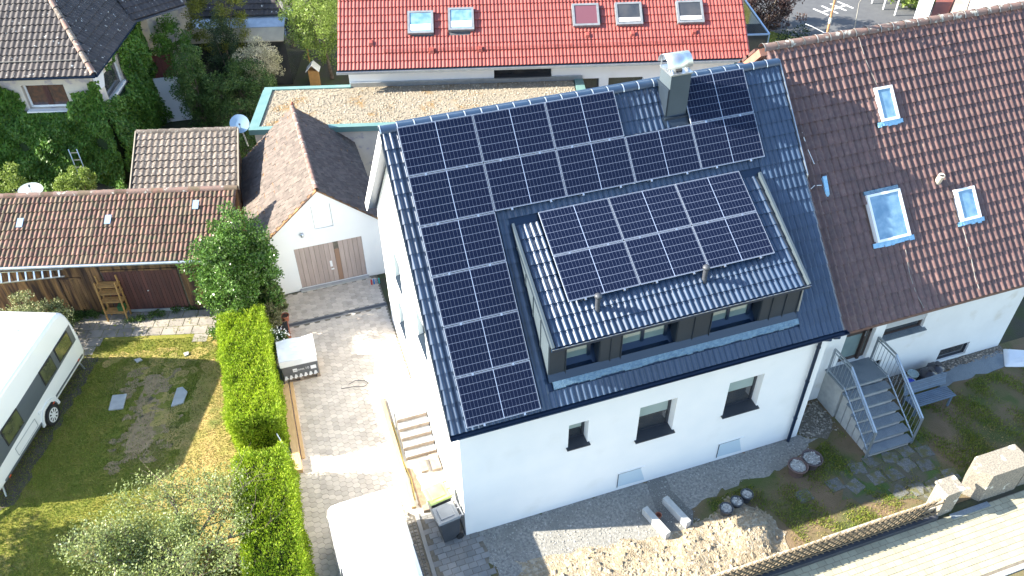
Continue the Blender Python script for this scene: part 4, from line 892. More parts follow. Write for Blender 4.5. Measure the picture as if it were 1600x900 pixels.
def blobs(name, poly, n, r0, r1, z, mt, exclude_inside=False):
    a = np.array(poly); lo, hi = a.min(0) - .4, a.max(0) + .4; k = 0
    bm = bmesh.new()
    while k < n:
        x, y = rng.uniform(lo[0], hi[0]), rng.uniform(lo[1], hi[1]); d = min(math.hypot(x - p[0], y - p[1]) for p in poly)
        if d > .55 and not pip(np.array([x]), np.array([y]), poly)[0]: continue
        k += 1; r = rng.uniform(r0, r1); vs = []; zz = z + k * .00012
        ph = rng.uniform(0, 6.28, 3)
        for i in range(18):
            t = 2 * math.pi * i / 18; q = r * (1 + .28 * math.sin(2 * t + ph[0]) + .2 * math.sin(3 * t + ph[1]) + .15 * math.sin(5 * t + ph[2])); vs.append(bm.verts.new((x + q * math.cos(t), y + q * math.sin(t) * .8, zz)))
        bm.faces.new(vs)
    me = bpy.data.meshes.new(name); bm.to_mesh(me); bm.free(); me.materials.append(mt); o = link(name, me, I4); o['kind'] = 'structure'; return o
P_('bare_soil', BARE, .003, M_soil, .045, .14)
blobs('bare_soil', BARE, 46, .08, .26, .0035, M_soil)
blobs('worn_grass', BARE, 30, .05, .18, .0095, M_grass)
blobs('dry_lawn', [(-8.5, 9.9), (-6.0, 9.6), (-5.8, 5), (-6, 2), (-9, 2.6), (-7.2, 5)], 60, .1, .35, .0015, M_dry)
P_('caravan_ground', [(-10.0, 10.5), (-9.35, 10.3), (-11.4, 5.0), (-14, 4.5), (-14, 10.8)], .003, mat('dark_caravan_ground', (.075, .06, .055), (.11, .09, .08), 4, .95, bump=.4), .05)  # dark ground sheet under and just beside the caravan
YARD = [(.2, -3.42), (22, -3.42), (22, 1.1), (9.0, 1.1), (9.0, 0.02), (.2, .02)]
P_('yard', YARD, -.006, mat('patchy_yard_soil', (.13, .095, .05), (.19, .13, .08), 1.6, 1, c3=(.07, .085, .022), s3=.8, t3=(.45, .6), bump=.7, bscale=25), 0, 3)
P_('gravel_strip', [(.3, .03), (10.05, .03), (10.6, -.35), (9.4, -.75), (8.3, -.95), (7.0, -.95), (6.1, -1.1), (5.9, -1.5), (4.6, -1.9), (1.0, -1.9), (.4, -1.4)], .0, M_gravel, .06)
P_('rubble_ground', [(.95, -1.15), (4.2, -1.6), (5.6, -1.75), (7.6, -1.75), (7.9, -2.6), (7.7, -3.4), (.6, -3.4), (1.9, -2.6)], .0065, M_rubble, .05, .15)
P_('trench', [(5.15, .0), (5.75, .0), (5.75, -.6), (6.0, -1.3), (5.7, -1.75), (4.9, -1.8), (5.05, -.8)], .004, M_trench, .05)
P_('gravel_bed', [(10.15, .95), (11.4, .95), (11.4, .0), (10.9, -.4), (10.2, .0)], .001, mat('rubbly_gravel', (.17, .15, .12), (.1, .09, .07), 20, 1, c3=(.3, .28, .24), s3=12, t3=(.6, .7), bump=.9), .05)
P_('gravel_bed', [(13.0, 1.05), (18.4, 1.05), (18.4, .78), (13.0, .68)], .001, mat('brown_gravel', (.2, .18, .15), (.1, .09, .07), 20, 1, bump=.9), .02)
P_('path', [(14.9, .68), (18.6, .8), (18.6, .25), (15.4, .15)], .003, M_gran, .04)
# driveway
DRV = [(-4.05, -6), (-4.05, 11.35), (-.0, 11.42), (.0, 5.3), (-1.30, 5.3), (-1.32, 1.2), (-1.05, 1.1), (-1.5, -6)]
drive = P_('driveway', DRV, 0.0, M_joint, 0, 5)
P_('concrete_apron', [(-1.32, 5.35), (0, 5.35), (0, .95), (-1.05, .95), (-1.3, 1.2)], .012, mat('pale_dusty_concrete', (.5, .47, .4), (.42, .38, .31), 3, .9, bump=.2), 0, 3)
def hexpav(w, h, c, t=.006):
    p = [(0, h / 2), (c, h), (w - c, h), (w, h / 2), (w - c, 0), (c, 0)]; cx, cy = w / 2, h / 2; n = 6
    V = [((x - cx) * .965, (y - cy) * .95, t) for x, y in p] + [((x - cx) * .985, (y - cy) * .975, -.01) for x, y in p]; V.append((0, 0, t))
    F = [(2 * n, (i + 1) % n, i) for i in range(n)] + [f for i in range(n) for f in ((i, (i + 1) % n, (i + 1) % n + n), (i, (i + 1) % n + n, i + n))]
    return np.array(V), np.array(F)
def boxpav(w, h, t=.012, g=.004, ch=.003):
    V = [(g, g, -.01), (w - g, g, -.01), (w - g, h - g, -.01), (g, h - g, -.01), (g + ch, g + ch, t), (w - g - ch, g + ch, t), (w - g - ch, h - g - ch, t), (g + ch, h - g - ch, t)]
    V = [(x - w / 2, y - h / 2, z) for x, y, z in V]
    F = [(4, 5, 6), (4, 6, 7)] + [f for i in range(4) for f in ((i, (i + 1) % 4, 4 + (i + 1) % 4), (i, 4 + (i + 1) % 4, 4 + i))]
    return np.array(V), np.array(F)
def paving(parent, VF, pos, rot, z, mt, budget, name, tilt=.004, single=True):
    V, F = VF; me = npmesh(name, V, F, mt); it = sorted(pos, key=lambda p: (not infr((p[0], p[1], z), 5), dist((p[0], p[1], z))))
    nb = min(budget, sum(1 for p in it if infr((p[0], p[1], z), 5)))
    for p in it[:nb]:
        m = Matrix.Translation((p[0], p[1], z + random.uniform(-.003, .003))) @ Matrix.Rotation(rot + random.gauss(0, .012), 4, 'Z') @ Matrix.Rotation(random.gauss(0, tilt), 4, 'X') @ Matrix.Rotation(random.gauss(0, tilt), 4, 'Y')
        link(name, me, m, parent)
    rest = it[nb:]
    if rest:
        q = np.array(rest); nn = len(q); c_, s_ = math.cos(rot), math.sin(rot)
        VV = np.stack([V[:, 0] * c_ - V[:, 1] * s_, V[:, 0] * s_ + V[:, 1] * c_, V[:, 2]], 1)
        VV = VV[None] + np.stack([q[:, 0], q[:, 1], z + rng.uniform(-.003, .003, nn)], 1)[:, None]
        FF = (F[None] + (np.arange(nn) * len(V))[:, None, None]).reshape(-1, 3)
        o = link(name + '_field', npmesh(name, VV.reshape(-1, 3), FF, mt, np.repeat(rng.random(nn), len(F))), I4, parent); o['kind'] = 'stuff'
w, h, c = .225, .165, .05; pos = []
for k in range(24):
    for r in range(int(15.4 / h)):
        x = -4.0 + k * (w - c); y = -4.0 + r * h + (h / 2 if k % 2 else 0)
        if y > 11.3 or 9.60 < y < 9.84: continue
        if x > -.1 or (x > -1.36 and y < 5.35) or (x > -1.55 and y < 1.0): continue
        pos.append((x, y))
paving(drive, hexpav(w, h, c), pos, 0, .003, M_pav, 300, 'paving_block')
tag(MB().m(M_slab).box(-3.95, .0, 9.62, 9.66, -.01, .014).box(-3.95, .0, 9.78, 9.82, -.01, .014).m(M_dplas).box(-3.95, .0, 9.66, 9.78, -.01, .011).build('drain_channel', None, drive), 'dark drainage channel crossing the driveway')
# cobble gutter, grey slabs near the bins
cobp = [(-1.44 + k * .105 + (.01 if r % 2 else 0) + (0.6 - r * .1) * .02, .98 - r * .105) for r in range(32) for k in range(3)]
cb_ = P_('cobble_gutter', [(-1.52, 1.08), (-1.1, 1.08), (-1.0, -4), (-1.5, -4)], .003, M_joint, 0, 5)
paving(cb_, boxpav(.1, .1, .016, .005, .008), cobp, .02, .0, M_cob, 0, 'cobble')
MB().m(M_slab).box(-1.13, -1.03, -3.0, 1.05, -.05, .045).build('kerbstone', None, cb_)
ps_ = P_('slab_paving', [(-1.03, 1.0), (-.05, 1.0), (.0, -.05), (.32, -.05), (.42, -.7), (.25, -1.1), (.35, -3.0), (-1.0, -3.0)], .003, M_joint, 0, 5)
pos = []; r = 0; y = .93
while y > -3:
    off = [0, .11, .05][r % 3]
    for k in range(7):
        x = -.93 + k * .225 - off
        if x < -.98 or x > .36 + .05 * math.sin(r * 2.1) or (x > -.08 and y > -.05): continue
        pos.append((x, y))
    y -= .165; r += 1
paving(ps_, boxpav(.225, .165, .008, .0035), pos, .04, .003, M_slab, 300, 'paving_slab')
# street
stt = P_('street', [(3, -3.66), (24, -3.66), (24, -5.42), (3, -5.42)], -.02, M_joint, 0, 30)
pos = [(3.2 + k * .232 + (.116 if r % 2 else 0), -3.75 - r * .152) for r in range(11) for k in range(88)]
paving(stt, boxpav(.232, .152, .006, .0035), pos, 0, -.018, M_street, 300, 'paving_block')
kb = P_('kerb', [(3, -5.42), (24, -5.42), (24, -5.56), (3, -5.56)], .0, M_conc, 0, 30)
for k in range(22): MB().m(M_conc).box(3 + k * .95 + .006, 3.95 + k * .95 - .006, -5.55, -5.43, -.1, .035).build('kerbstone', None, kb)
P_('verge', [(3, -5.57), (24, -5.57), (24, -9), (3, -9)], -.01, mat('verge_soil', (.16, .12, .07), (.10, .10, .035), 3, 1, bump=.6), 0, 5)
MB().m(M_gran).box(12.35, 13.6, -3.78, -3.64, -.02, .012).build('threshold_drain', None, stt)
# mossy yard slabs
yp = P_('garden_path', [(10.6, -1.35), (13.3, -1.35), (13.3, -3.0), (12.4, -3.3), (11.4, -2.9), (10.0, -2.2)], -.002, mat('mossy_soil', (.09, .09, .05), (.11, .095, .07), 4, 1, c3=(.06, .1, .025), s3=2, t3=(.5, .6), bump=.7), .1)
ypm = mat('dark_aggregate_slab', (.16, .16, .15), (.09, .095, .09), 30, .95, c3=(.11, .105, .05), s3=5, t3=(.46, .58), bump=.5, var=.15)
V, F = boxpav(.46, .40, .016, .01)
mslab = npmesh('slab', V, F, ypm)
for x, y in [(11.0, -1.6), (11.55, -1.55), (12.1, -1.6), (12.65, -1.55), (13.15, -1.6), (10.7, -2.05), (11.3, -2.05), (11.85, -2.05), (12.4, -2.1), (12.95, -2.15), (11.6, -2.55), (12.15, -2.6), (12.7, -2.6), (12.35, -3.0), (9.2, -1.95), (10.15, -1.85), (12.75, -3.1), (13.3, -2.5)]:
    link('slab', mslab, Matrix.Translation((x + random.gauss(0, .07), y + random.gauss(0, .06), -.004)) @ Matrix.Rotation(random.gauss(0, .25), 4, 'Z'), yp)
# patio in front of the shed
pt = P_('patio', [(-9.6, -6.98), (.1, -6.98), (.05, -8.35), (-1.15, -8.5), (-1.25, -8.05), (-3.9, -8.1), (-4.4, -9.2), (-5.4, -9.4), (-5.0, -8.2), (-9.6, -8.0)], .0, M_grass, .03, .4, M=BM)
V, F = boxpav(.49, .40, .008, .006); ms = npmesh('slab', V, F, M_patio)
for r in range(6):
    for k in range(20):
        u = -9.3 + k * .495 + (r % 2) * .12; v = -7.2 - r * .405
        if not pip(np.array([u]), np.array([v]), [(-9.6, -6.98), (.1, -6.98), (.05, -8.35), (-1.15, -8.5), (-1.25, -8.15), (-3.9, -8.15), (-4.4, -9.2), (-5.4, -9.4), (-5.0, -8.2), (-9.6, -8.0)])[0]: continue
        link('slab', ms, BM @ Matrix.Translation((u, v, .004)) @ Matrix.Rotation(random.gauss(0, .012), 4, 'Z') @ Matrix.Rotation(random.gauss(0, .004), 4, 'X'), pt)
# road with painted marking, top right
P_('road', [(24, 24), (28.2, 19), (32, 19.5), (40, 21), (52, 40), (36, 46), (30, 36)], -.02, M_asph, 0, 8)
def onz(u, v, z=0):
    d = CAMROT.to_3x3() @ Vector(((u - 800) / FPX, -(v - 450) / FPX, -1)); return CAMLOC + d * ((z - CAMLOC.z) / d.z)
mb = MB().m(M_line)
A0, A1 = onz(1283, 19), onz(1322, 8.5); dr_ = (A1 - A0).normalized()
for a, b in (((1271, 13.5), (1294, 23.5)), ((1284, 9.2), (1309, 20.8)), ((1297.5, 5.6), (1322, 16.5)), ((1309, 2.5), (1333, 12.8)), ((1283, 19.5), (1324, 7.5))):
    p, q = onz(*a, -.012), onz(*b, -.012); d = (q - p).normalized(); n_ = Vector((-d.y, d.x, 0)) * .07
    mb.poly([p - n_, q - n_, q + n_, p + n_])
tag(mb.build('road_marking', None), None, None, None, 'structure')
P_('sidewalk', [(33.5, 17.5), (45, 17.5), (52, 24), (45, 25), (38, 24)], .002, mat('brown_path', (.2, .17, .14), (.14, .12, .1), 1, .9), .1)
P_('slope_grass', [(20, 20), (24, 15), (28.5, 17), (29.0, 20), (24.5, 26), (23, 34), (16, 30)], .0, M_grass, .1, 1.0)

# mound of rubble in front of the house
gx, gy = np.meshgrid(np.linspace(.2, 8.2, 160), np.linspace(-3.5, -.35, 66), indexing='ij')
def fbm(x, y):
    z = 0
    for k, (f, a) in enumerate(((1.3, .5), (2.9, .25), (6.1, .14), (13, .07), (27, .04))):
        z = z + a * np.sin(x * f + 1.7 * k + 1.3 * np.sin(y * f * .7 + k)) * np.sin(y * f * 1.1 + 2.1 * k + np.sin(x * f * .9))
    return z
def mz(x, y):
    m = np.clip((-1.35 - .3 * np.clip((x - 3.8) / 1, 0, 1) - .12 * np.sin(x * 1.7) - .10 * np.sin(x * 4.3) + .45 * np.clip((x - 5.6) / 1.6, 0, 1) * np.clip((7.7 - x) / .6, 0, 1) - y) / .55, 0, 1)
    e = m * np.clip((8.0 - .3 * (-2.2 - y) - x) / .5, 0, 1) * np.clip((x - .45) / .5, 0, 1) * np.clip((y + 3.46) / .12, 0, 1)
    peak = .26 * np.exp(-((x - 7.05) ** 2 / .45 + (y + 2.45) ** 2 / .35)) + .16 * np.exp(-((x - 2.6) ** 2 / 3 + (y + 3.0) ** 2 / .5)) + .14 * np.exp(-((x - 5.2) ** 2 / .8 + (y + 2.7) ** 2 / .5))
    return -.03 + e * (.12 + peak + .09 * fbm(x * 1.1, y * 1.1) + .03 * fbm(x * 3.1 + 4, y * 3.3)) + (e > 0) * .0
gz = mz(gx, gy) + rng.normal(0, .006, gx.shape)
Vm = np.stack([gx, gy, gz], -1).reshape(-1, 3); nx, ny = gx.shape; ii = (np.arange(nx - 1)[:, None] * ny + np.arange(ny - 1)[None]).ravel()
mo = link('rubble_mound', npmesh('rubble_mound', Vm, np.stack([ii, ii + ny, ii + ny + 1, ii + 1], 1), M_rubble, None, True), I4); tag(mo, kind='structure')
n = 5200; X = rng.uniform(.5, 8.0, n); Y = rng.uniform(-3.4, -1.2, n); Z = mz(X, Y); ok = Z > .02; X, Y, Z = X[ok], Y[ok], Z[ok]; sz = .006 + .085 * rng.random(len(X)) ** 9 + .014 * rng.random(len(X)) * rng.random(len(X))
stones('rubble', np.stack([X, Y, Z], 1), sz, M_stone, None, 'loose pale rubble stones on the excavated mound', 'rubble')
n = 7000; X = rng.uniform(.4, 10.2, n); Y = rng.uniform(-1.7, -.02, n); ok = (Y > -.9 - .7 * (X < 6)); X, Y = X[ok], Y[ok]
stones('gravel', np.stack([X, Y, np.full(len(X), .004)], 1), .008 + .022 * rng.random(len(X)) ** 4, M_peb, None, 'grey gravel along the foot of the white wall', 'gravel')
X = rng.uniform(10.15, 11.4, 420); Y = rng.uniform(-.2, 1.0, 420); stones('gravel', np.stack([X, Y, np.full(420, .01)], 1), .02 + .04 * rng.random(420) ** 3, mat('rough_stone', (.2, .18, .15), (.3, .27, .22), 9, .95, var=.4), None, 'rough stones beside the front steps', 'gravel')
X = rng.uniform(13.1, 18.3, 500); Y = rng.uniform(.72, 1.02, 500); stones('gravel', np.stack([X, Y, np.full(500, .01)], 1), .02 + .03 * rng.random(500) ** 3, mat('brown_stone', (.25, .2, .16), (.36, .31, .25), 9, .95, var=.4), None, 'brown pebbles along the neighbouring wall', 'gravel')

# grass blades
def blades(name, polys, dens, mt, hmin, hmax, label, excl=(), noise=None, z=.0, width=.011):
    P = []
    for poly in polys:
        a = np.array(poly); lo, hi = a.min(0), a.max(0); lo = np.maximum(lo, [-14, -6]); n = int((hi - lo).prod() * dens)
        x = rng.uniform(lo[0], hi[0], n); y = rng.uniform(lo[1], hi[1], n); ok = pip(x, y, poly)
        for e in excl: ok &= ~(pip(x, y, e) & (rng.random(n) < .75))
        if noise is not None: ok &= noise(x, y)
        P.append(np.stack([x[ok], y[ok]], 1))
    P = np.concatenate(P); P = P[[infr((a, b, 0), 15) for a, b in P]]; n = len(P)
    B = np.column_stack([P, np.full(n, z)]); lean = rng.normal(0, .55, (n, 2)); h = rng.uniform(hmin, hmax, (n, 1))
    T = np.column_stack([lean, np.ones(n)]); T = unit(T) * h; a = rng.uniform(0, 3.14, n); W = np.column_stack([np.cos(a), np.sin(a), np.zeros(n)]) * width
    V = np.stack([B - W, B + W, B + T], 1).reshape(-1, 3)
    o = link(name, npmesh(name, V, np.arange(3 * n).reshape(n, 3), mt, rng.random(n)), I4); return tag(o, label, 'grass', None, 'stuff')
pn = lambda s, o, th: (lambda x, y: (np.sin(x * s + o) * np.sin(y * s * 1.1 + o * 2) + .5 * np.sin(x * s * 2.7 + y * 1.9 + o) + rng.normal(0, .35, x.shape)) > th)
blades('grass', [LAWN], 1500, L_grass, .025, .055, 'green lawn grass between caravan and hedge', [DRY, BARE])
blades('grass', [DRY], 1300, L_dgrass, .015, .04, 'straw-coloured dry grass beside the hedge', (), None, .002)
blades('grass', [BARE], 350, L_grass, .02, .04, 'thin grass tufts in the bare patch of the lawn', (), pn(3, 1, .3), .004)
YG = [[(6.1, -1.15), (9.3, -1.0), (10.6, -.45), (11.4, -.3), (11.4, -1.4), (10.3, -1.9), (12.2, -3.3), (8.3, -3.35), (7.9, -1.9), (6.6, -1.9)], [(13.1, -.1), (15.2, .1), (22, .2), (22, -2.9), (13.4, -2.8)]]
blades('grass', YG, 1500, L_grass, .04, .09, 'patchy green grass of the front yard', (), pn(2.3, .4, .02), 0)
blades('grass', [[(8.0, -2.6), (12.0, -2.5), (12.0, -3.3), (7.9, -3.35)], [(14, -1.5), (22, -1.5), (22, -3), (14, -3)]], 700, L_dgrass, .02, .05, 'dry grass along the low yard wall', (), pn(2.3, 2, .1), 0)
blades('grass', [[(11.3, -1.35), (13.3, -1.35), (13.3, -3.1), (12, -3.1), (10.4, -2.2)]], 900, L_grass, .02, .05, 'grass growing in the joints of the old path slabs', (), pn(6, 1, .35), 0)
blades('grass', [[(20, 20), (24, 15), (28.5, 17), (29.0, 20), (24.5, 26), (23, 34), (16, 30)]], 110, L_lime, .06, .16, 'sunlit grass bank beside the road at the top', (), None, 0, .02)
Pw = [tuple((BM @ Vector((a, b, 0)))[:2]) for a, b in ((-9.6, -6.98), (.1, -6.98), (.05, -8.4), (-9.6, -8.2))]
blades('grass', [Pw], 420, mat('joint_weed', (.3, .28, .03), (.14, .18, .02), 3, .8, var=.3), .02, .05, 'yellow-green weeds in the patio joints', (), pn(9, 1, .35), .02)

# ================================================================== THINGS
# caravan
cs_ = Vector((-.369, -.9294, 0)).normalized(); cw_ = Vector((-.9294, .369, 0)).normalized()
CM = Matrix.Translation((-9.60, 10.08, 0)) @ Matrix(((cs_.x, cw_.x, 0), (cs_.y, cw_.y, 0), (0, 0, 1))).to_4x4()
# local: x along the body towards its front, y across to the far side, z up
cv = empty('caravan', (2.6, 1.1, 0), 'white touring caravan with dark window band parked at the left edge of the lawn', 'caravan', M=CM)
prof = [(.16, .42), (.02, .62), (.0, 1.2), (.04, 1.75), (.10, 2.1), (.20, 2.34), (.36, 2.48), (.6, 2.54), (4.3, 2.54), (4.75, 2.42), (5.1, 2.05), (5.3, 1.5), (5.42, 1.0), (5.42, .6), (5.3, .42)]
WD = 2.2; mb = MB(CM).m(M_white); layers = []
for yy, ins in ((.0, .09), (.015, .045), (.05, .015), (.10, 0), (WD - .1, 0), (WD - .05, .015), (WD - .015, .045), (WD, .09)):
    cx, cz = 2.7, 1.4; layers.append([(cx + (x - cx) * (1 - ins / 2.7), yy, max(.42, cz + (z - cz) * (1 - ins / 1.1))) for x, z in prof])
P = [p for l in layers for p in l]; n = len(prof)
mb.faces(P, [(l * n + i, l * n + (i + 1) % n, (l + 1) * n + (i + 1) % n, (l + 1) * n + i) for l in range(7) for i in range(n)], True)
mb.poly(layers[0][::-1]); mb.poly(layers[-1]); mb.build('body', None, cv)
M_band = mat('grey_decor_band', (.10, .115, .13), (.085, .10, .115), 1, .3, coat=.3)
mb = MB(CM).m(M_band); y = -.004
mb.hexa([(.20, y, 1.22), (5.0, y, .98), (5.0, 0, .98), (.20, 0, 1.22), (.20, y, 1.86), (4.9, y, 1.70), (4.9, 0, 1.70), (.20, 0, 1.86)]); mb.build('window_band', None, cv)
mb = MB(CM).m(M_band); 
for a, b, z0, z1 in ((.22, 2.0, .55, .63), (2.95, 5.0, .46, .54)): mb.box(a, b, -.004, 0, z0, z1)
mb.build('stripe', None, cv, kind='stuff')
M_cglass = mat('caravan_window', (.045, .05, .035), (.10, .11, .05), 3, .08, spec=1, coat=.5)
for a, b in ((.42, 1.26), (1.46, 2.18), (3.48, 4.34)):
    d = -.035 * (a); wf = MB(CM).m(M_black).box(a, b, -.022, -.004, 1.28 + d, 1.84 + d * .6).build('window', None, cv, bevel=.01)
    MB(CM).m(M_cglass).box(a + .045, b - .045, -.03, -.022, 1.33 + d, 1.79 + d * .6).build('pane', None, wf)
mb = MB(CM).m(M_white); cx, cz = 2.48, .33
for k in range(9):
    t0, t1 = math.pi * (k / 9), math.pi * ((k + 1) / 9); r0, r1 = .40, .50
    mb.hexa([(cx + r0 * math.cos(t0), -.03, cz + r0 * math.sin(t0)), (cx + r1 * math.cos(t0), -.03, cz + r1 * math.sin(t0)), (cx + r1 * math.cos(t1), -.03, cz + r1 * math.sin(t1)), (cx + r0 * math.cos(t1), -.03, cz + r0 * math.sin(t1)),
             (cx + r0 * math.cos(t0), .02, cz + r0 * math.sin(t0)), (cx + r1 * math.cos(t0), .02, cz + r1 * math.sin(t0)), (cx + r1 * math.cos(t1), .02, cz + r1 * math.sin(t1)), (cx + r0 * math.cos(t1), .02, cz + r0 * math.sin(t1))])
mb.build('wheel_arch', None, cv)
MB(CM).m(M_black).hexa([(cx - .38, -.008, .42), (cx + .38, -.008, .42), (cx + .38, .01, .42), (cx - .38, .01, .42), (cx - .22, -.008, .66), (cx + .22, -.008, .66), (cx + .22, .01, .66), (cx - .22, .01, .66)]).build('wheel_well', None, cv)
def wheel(parent, M, c, r, wd, spokes=9):
    wmb = MB(M).m(M_black); c = Vector(c); wmb.cyl(c, c + Vector((0, wd, 0)), r, n=24); w = wmb.build('wheel', None, parent)
    rb = MB(M).m(M_white); n = 18
    rb.cyl(c - Vector((0, .004, 0)), c, r * .70, n=24)
    rb.m(M_black)
    for k in range(spokes):
        t = 2 * math.pi * k / spokes; d = Vector((math.cos(t), 0, math.sin(t))); e = Vector((-math.sin(t), 0, math.cos(t)))
        rb.poly([c - Vector((0, .006, 0)) + d * r * .30 - e * r * .04, c - Vector((0, .006, 0)) + d * r * .60 - e * r * .1, c - Vector((0, .006, 0)) + d * r * .60 + e * r * .1, c - Vector((0, .006, 0)) + d * r * .30 + e * r * .04])
    rb.build('rim', None, w)
wheel(cv, CM, (cx, -.055, .32), .32, .2)
wheel(cv, CM, (cx, WD - .15, .32), .32, .2)
for a, z in ((.45, .60), (2.15, .52), (4.75, .44)):
    MB(CM).m(mat('orange_reflector_%d' % int(a), (.7, .10, .03), rough=.3)).box(a, a + .10, -.012, -.004, z, z + .04).build('reflector', None, cv)
MB(CM).m(M_anthl).box(1.9, 2.6, 1.0, 1.6, 2.54, 2.57).build('roof_hatch', None, cv, bevel=.01)
MB(CM).m(mat('blue_tinted_hatch', (.25, .5, .65), rough=.2)).box(1.2, 1.24, .75, 1.7, 2.545, 2.57).build('roof_strip', None, cv)
MB(CM).m(M_zinc).box(3.1, 4.2, -.006, -.001, .58, .60).box(3.1, 4.2, -.006, -.001, .86, .88).box(3.1, 3.12, -.006, -.001, .6, .86).box(4.18, 4.2, -.006, -.001, .6, .86).build('locker_outline', None, cv)
MB(CM).m(M_white).box(2.75, 2.9, -.02, 0, .78, .86).build('socket_flap', None, cv)
MB(CM).m(M_white).box(5.2, 5.55, .1, 2.1, .38, .62).m(M_zinc).bar((5.4, .4, .45), (6.5, 1.1, .45), .08).bar((5.4, 1.8, .45), (6.5, 1.1, .45), .08).build('drawbar', None, cv)
MB(CM).m(M_zinc).bar((5.0, .15, .4), (5.15, .1, .02), .04).bar((.35, .15, .4), (.3, .1, .02), .04).build('steady_leg', None, cv, kind='stuff')

# van
VMx = Matrix.Translation((-2.40, .92, 0)) @ Matrix.Rotation(math.radians(1.5), 4, 'Z')
van = empty('van', (0, -2.2, 0), 'large white van on the driveway beside the wheelie bins, cut by the lower edge', 'van', M=VMx)
mb = MB(VMx).m(M_white); hw = .93; secs = []
yp_ = [(.0, .45, .88, .55), (-.03, .38, .93, 1.35), (-.10, .32, .86, 1.72), (-.22, .3, .84, 1.90), (-.45, .3, .83, 1.97), (-3.2, .3, .83, 1.97), (-3.6, .3, .81, 1.86), (-4.1, .32, .76, 1.35), (-4.75, .4, .72, .98), (-4.95, .45, .68, .6)]
rings = []
for (yy, zb, wt, zt_) in yp_:
    zt_ = max(zt_, zb + .05); zm = min(1.0, zb + (zt_ - zb) * .5)
    rings.append([(-hw * .97, yy, zb), (-hw, yy, zm), (-wt, yy, zt_ - min(.12, (zt_ - zb) * .2)), (-wt + .08, yy, zt_ - .03), (-wt + .3, yy, zt_), (wt - .3, yy, zt_), (wt - .08, yy, zt_ - .03), (wt, yy, zt_ - min(.12, (zt_ - zb) * .2)), (hw, yy, zm), (hw * .97, yy, zb)])
P = [p for r_ in rings for p in r_]; n = 10
mb.faces(P, [(l * n + i, l * n + (i + 1) % n, (l + 1) * n + (i + 1) % n, (l + 1) * n + i) for l in range(len(rings) - 1) for i in range(n)], True)
mb.poly(rings[0]); mb.poly(rings[-1][::-1]); mb.build('body', None, van)
for yy in (-.9, -4.1):
    for s in (-1, 1):
        M2 = VMx @ Matrix.Translation((s * (hw + .01), yy, 0)) @ Matrix.Rotation(math.pi / 2 if s > 0 else -math.pi / 2, 4, 'Z')
        wheel(van, M2, (0, 0, .33), .33, .2, 8)
for s in (-1, 1):
    MB(VMx).m(M_dglass).hexa([(s * .925, -1.75, 1.12), (s * .925, -2.9, 1.12), (s * .90, -2.9, 1.12), (s * .90, -1.75, 1.12), (s * .875, -1.8, 1.66), (s * .875, -2.85, 1.66), (s * .85, -2.85, 1.66), (s * .85, -1.8, 1.66)]).build('side_window', None, van)
    MB(VMx).m(M_white).box(s * .93 if s > 0 else -1.15, 1.15 if s > 0 else -.93, -3.35, -3.2, 1.0, 1.3).build('mirror', None, van, bevel=.03)
MB(VMx).m(M_dglass).hexa([(-.7, -4.08, 1.37), (.7, -4.08, 1.37), (.7, -4.05, 1.30), (-.7, -4.05, 1.30), (-.72, -3.66, 1.86), (.72, -3.66, 1.86), (.72, -3.6, 1.8), (-.72, -3.6, 1.8)]).build('windscreen', None, van)
MB(VMx).m(M_dglass).hexa([(-.7, .012, 1.1), (.7, .012, 1.1), (.7, -.02, 1.1), (-.7, -.02, 1.1), (-.66, -.05, 1.6), (.66, -.05, 1.6), (.66, -.1, 1.6), (-.66, -.1, 1.6)]).build('rear_window', None, van)
MB(VMx).m(M_dplas).box(-.9, .9, -.05, .06, .35, .52).build('bumper', None, van)

# wheelie bins
def bin_(x, y, rz, lid, label):
    M = Matrix.Translation((x, y, 0)) @ Matrix.Rotation(rz, 4, 'Z'); r = empty('wheelie_bin', (x, y, 0), label, 'bin', 'wheelie bins at the corner of the white house')
    m = MB(M).m(M_dplas); m.hexa([(-.20, -.20, .03), (.22, -.20, .03), (.22, .20, .03), (-.20, .20, .03), (-.30, -.27, .96), (.26, -.27, .96), (.26, .27, .96), (-.30, .27, .96)]).box(-.32, .28, -.285, .285, .93, .965).build('body', None, r, bevel=.012)
    m = MB(M).m(lid); m.hexa([(-.34, -.29, .966), (.27, -.29, .966), (.27, .29, .966), (-.34, .29, .966), (-.31, -.26, 1.01), (.25, -.26, 1.03), (.25, .26, 1.03), (-.31, .26, 1.01)]).box(-.22, .16, -.18, .18, 1.015, 1.045); m.build('lid', None, r, bevel=.01)
    m = MB(M).m(lid).bar((.34, -.26, 1.0), (.34, .26, 1.0), .035)
    for yy in (-.24, 0, .24): m.bar((.25, yy, 1.0), (.34, yy, 1.0), .04)
    m.build('handle', None, r)
    for yy in (-.22, .22):
        m = MB(M).m(M_black); m.cyl((.23, yy - .03, .10), (.23, yy + .03, .10), .10, n=16); m.build('wheel', None, r)
bin_(-.42, .17, .12, M_gplas, 'dark grey wheelie bin with grey lid, nearest the house corner')
bin_(-.48, .83, .16, M_green, 'wheelie bin with yellow-green lid, behind the grey-lidded bin')
